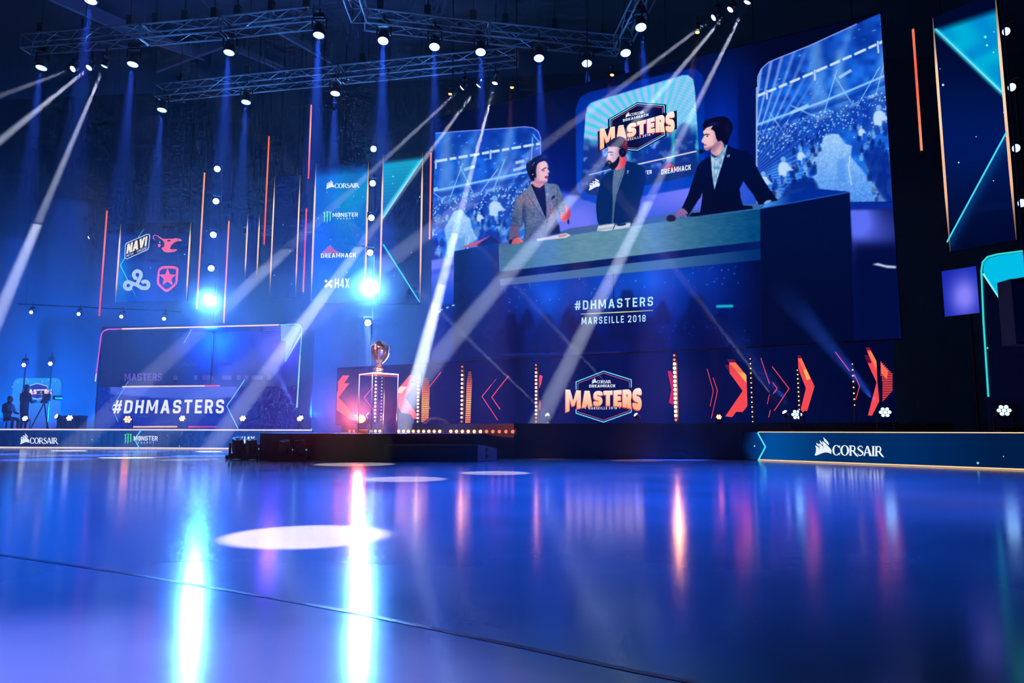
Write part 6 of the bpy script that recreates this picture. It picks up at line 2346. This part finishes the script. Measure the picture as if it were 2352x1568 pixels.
STD = dict(pelvis=(0, 0, .52), waist=(0, 0, .62), chest=(0, .01, .76), neck=(0, .01, .86), head=(0, .02, .915), crown=(0, .02, .965),
           shL=(-.11, 0, .80), elL=(-.16, .03, .63), wrL=(-.12, .14, .60), hdL=(-.10, .18, .60), shR=(.11, 0, .80), elR=(.16, .03, .63), wrR=(.10, .16, .66), hdR=(.08, .2, .67),
           hpL=(-.055, 0, .49), knL=(-.06, .02, .27), anL=(-.065, 0, .045), toL=(-.07, .09, .02), hpR=(.055, 0, .49), knR=(.06, .02, .27), anR=(.065, 0, .045), toR=(.07, .09, .02))
SIT = dict(STD)
SIT.update(pelvis=(0, 0, .30), waist=(0, 0, .40), chest=(0, .02, .54), neck=(0, .03, .64), head=(0, .05, .695), crown=(0, .05, .745), shL=(-.11, .01, .58), elL=(-.15, .05, .42), wrL=(-.09, .2, .40), hdL=(-.07, .24, .40),
           shR=(.11, .01, .58), elR=(.15, .05, .42), wrR=(.09, .2, .42), hdR=(.07, .24, .42), hpL=(-.055, .02, .28), knL=(-.07, .25, .27), anL=(-.07, .25, .045), toL=(-.07, .33, .02), hpR=(.055, .02, .28), knR=(.07, .25, .27), anR=(.07, .25, .045), toR=(.07, .33, .02))
DARKC = surf('dark_clothes', (.012, .015, .03), .85)
SKIN = surf('skin', (.55, .34, .27), .5)
HAIR = surf('dark_hair', (.015, .012, .012), .6)
CRW = LB.off(-2.6)
pp = CRW.hit(52, 980)
pp.z = .6
figure('person in dark clothes standing with back turned before the far left screen', pp, 1.82, math.radians(-20), STD, DARKC, SKIN, HAIR)
pp = CRW.hit(14, 980)
pp.z = .6
ch = thing('stool', 'dark stool under the seated person at the left edge', 'stool', tuple(pp))
obj('seat', MB().lathe([(.19, .46), (.2, .48), (.19, .50)], 16, None, pp), BLK, ch)
obj('post', MB().tube(pp + Vector((0, 0, .02)), pp + Vector((0, 0, .47)), .03), BLK, ch)
obj('foot', MB().lathe([(.2, 0), (.2, .02), (.05, .05)], 16, None, pp), BLK, ch)
figure('person seated in profile facing right at the left edge', pp + Vector((0, 0, .0)), 1.74, math.radians(-105), SIT, surf('jacket', (.03, .025, .04), .8), SKIN, HAIR)
pp = CRW.hit(97, 980)
pp.z = .6
cm = thing('video_camera', 'studio video camera on a tripod before the far left screen', 'camera', tuple(pp))
hd_ = pp + Vector((0, 0, 1.22))
obj('body', MB().box(hd_ + Vector((.05, .05, .12)), (.26, .55, .26), Matrix.Rotation(.5, 3, 'Z')), BLK, cm)
obj('lens', MB().tube(hd_ + Vector((.16, .32, .12)), hd_ + Vector((.30, .58, .12)), .085, 14, .1), BLK, cm)
obj('viewfinder', MB().box(hd_ + Vector((-.02, -.2, .3)), (.2, .14, .13), Matrix.Rotation(.5, 3, 'Z')), BLK, cm)
obj('viewfinder_screen', MB().box(hd_ + Vector((-.02, -.278, .3)), (.16, .008, .09)), emat((120, 130, 190)), cm)
obj('pan_head', MB().box(hd_ + Vector((0, 0, -.06)), (.16, .2, .12)), BLK, cm)
obj('pan_handle', MB().tube(hd_ + Vector((0, -.1, -.05)), hd_ + Vector((-.2, -.5, -.14)), .014), BLK, cm)
for a in (90, 210, 330):
    dd = Vector((math.cos(math.radians(a)) * .42, math.sin(math.radians(a)) * .42, 0))
    obj('leg', MB().tube(hd_ + Vector((0, 0, -.1)), pp + dd, .024, 8, .018), BLK, cm)
# flight case in front of the crew's right side
pp = LB.off(-1.6).hit(155, 985)
pp.z = .6
fc = thing('flight_case', 'low dark case on the deck between the screen and left booth', 'case', tuple(pp))
obj('case_body', MB().box(pp + Vector((0, .25, .27)), (.85, .5, .5)), BLK, fc)
obj('case_lid', MB().box(pp + Vector((0, .25, .56)), (.88, .52, .07)), surf('case_edge', (.03, .03, .04), .4), fc)

# ------------------------------------------------------------------ stage haze
hm = bpy.data.materials.new('stage_haze')
hm.use_nodes = True
nt = hm.node_tree
nt.nodes.clear()
o_ = nt.nodes.new('ShaderNodeOutputMaterial')
sc_ = nt.nodes.new('ShaderNodeVolumeScatter')
sc_.inputs['Color'].default_value = (.96, .97, 1, 1)
sc_.inputs['Density'].default_value = .0105
sc_.inputs['Anisotropy'].default_value = .25
nt.links.new(sc_.outputs[0], o_.inputs['Volume'])
hz = obj('stage_haze', MB().box((0, 27.2, 3.03), (74, 27.4, 5.96)), hm, kind='stuff')
hz['label'] = 'blue lit theatrical haze lying low over the whole stage'
hz['category'] = 'haze'
hm2 = hm.copy()
hm2.node_tree.nodes['Volume Scatter'].inputs['Density'].default_value = .0031
hz = obj('stage_haze', MB().box((0, 27.2, 11.2), (74, 27.4, 10.3)), hm2, kind='stuff')
hz['label'] = 'thinner haze up among the trusses and hanging lamps'
hz['category'] = 'haze'

def puff(label, c, s, layers, tilt=0):
    """an ellipsoid of drifting smoke or an added lamp halo, denser cores inside"""
    prof = [(max(1e-3, math.sin(math.pi * q / 10)), -math.cos(math.pi * q / 10)) for q in range(11)]
    M = Matrix.Rotation(tilt, 3, 'Y')
    root = None
    for f, dens in layers:
        m = hm.copy()
        m.node_tree.nodes['Volume Scatter'].inputs['Density'].default_value = dens
        mb = MB().lathe(prof, 20, None, (0, 0, 0), cap=False)
        mb.v = [Vector(c) + M @ Vector((p.x * s[0] * f, p.y * s[1] * f, p.z * s[2] * f)) for p in mb.v]
        o = obj('smoke_halo_puff' if root is None else 'smoke_halo_core', mb, m, root, kind='stuff')
        if root is None:
            root = tag(o, label, 'haze')


puff('added haze giving the floor flare beside the trophy its red halo', FLARE + Vector((0, -.2, .25)), (1.5, 1.2, .93), ((1, .014), (.78, .018), (.56, .03), (.36, .05)))  # added puff, its lit haze stands in for lens bloom
for (px, py, s, w) in ((849, 660, 1.25, 'right'), (481, 691, 1.0, 'left')):
    puff('added haze making the halo of the lowest hot lamp of the %s lamp column' % w, PL.off(1.05).hit(px, py), (s * 1.15, s * .8, s), ((1, .03), (.6, .06), (.3, .12)))  # added puffs, shaped to put halos round the two hot lamps
for (px, py, y_, s, dn, w) in ((672, 735, 21.4, (1.9, 1.3, 1.9), .035, 'above the right end of the left booth'), (956, 800, 19.2, (.95, .9, 1.9), .05, 'behind the trophy on the centre beam'), (1285, 830, 16.25, (.9, .8, 1.5), .045, 'left of the hexagon badge')):
    puff('drifting smoke ' + w, at_y(px, py, y_), s, ((1, dn * .17), (.72, dn * .17)), .35)
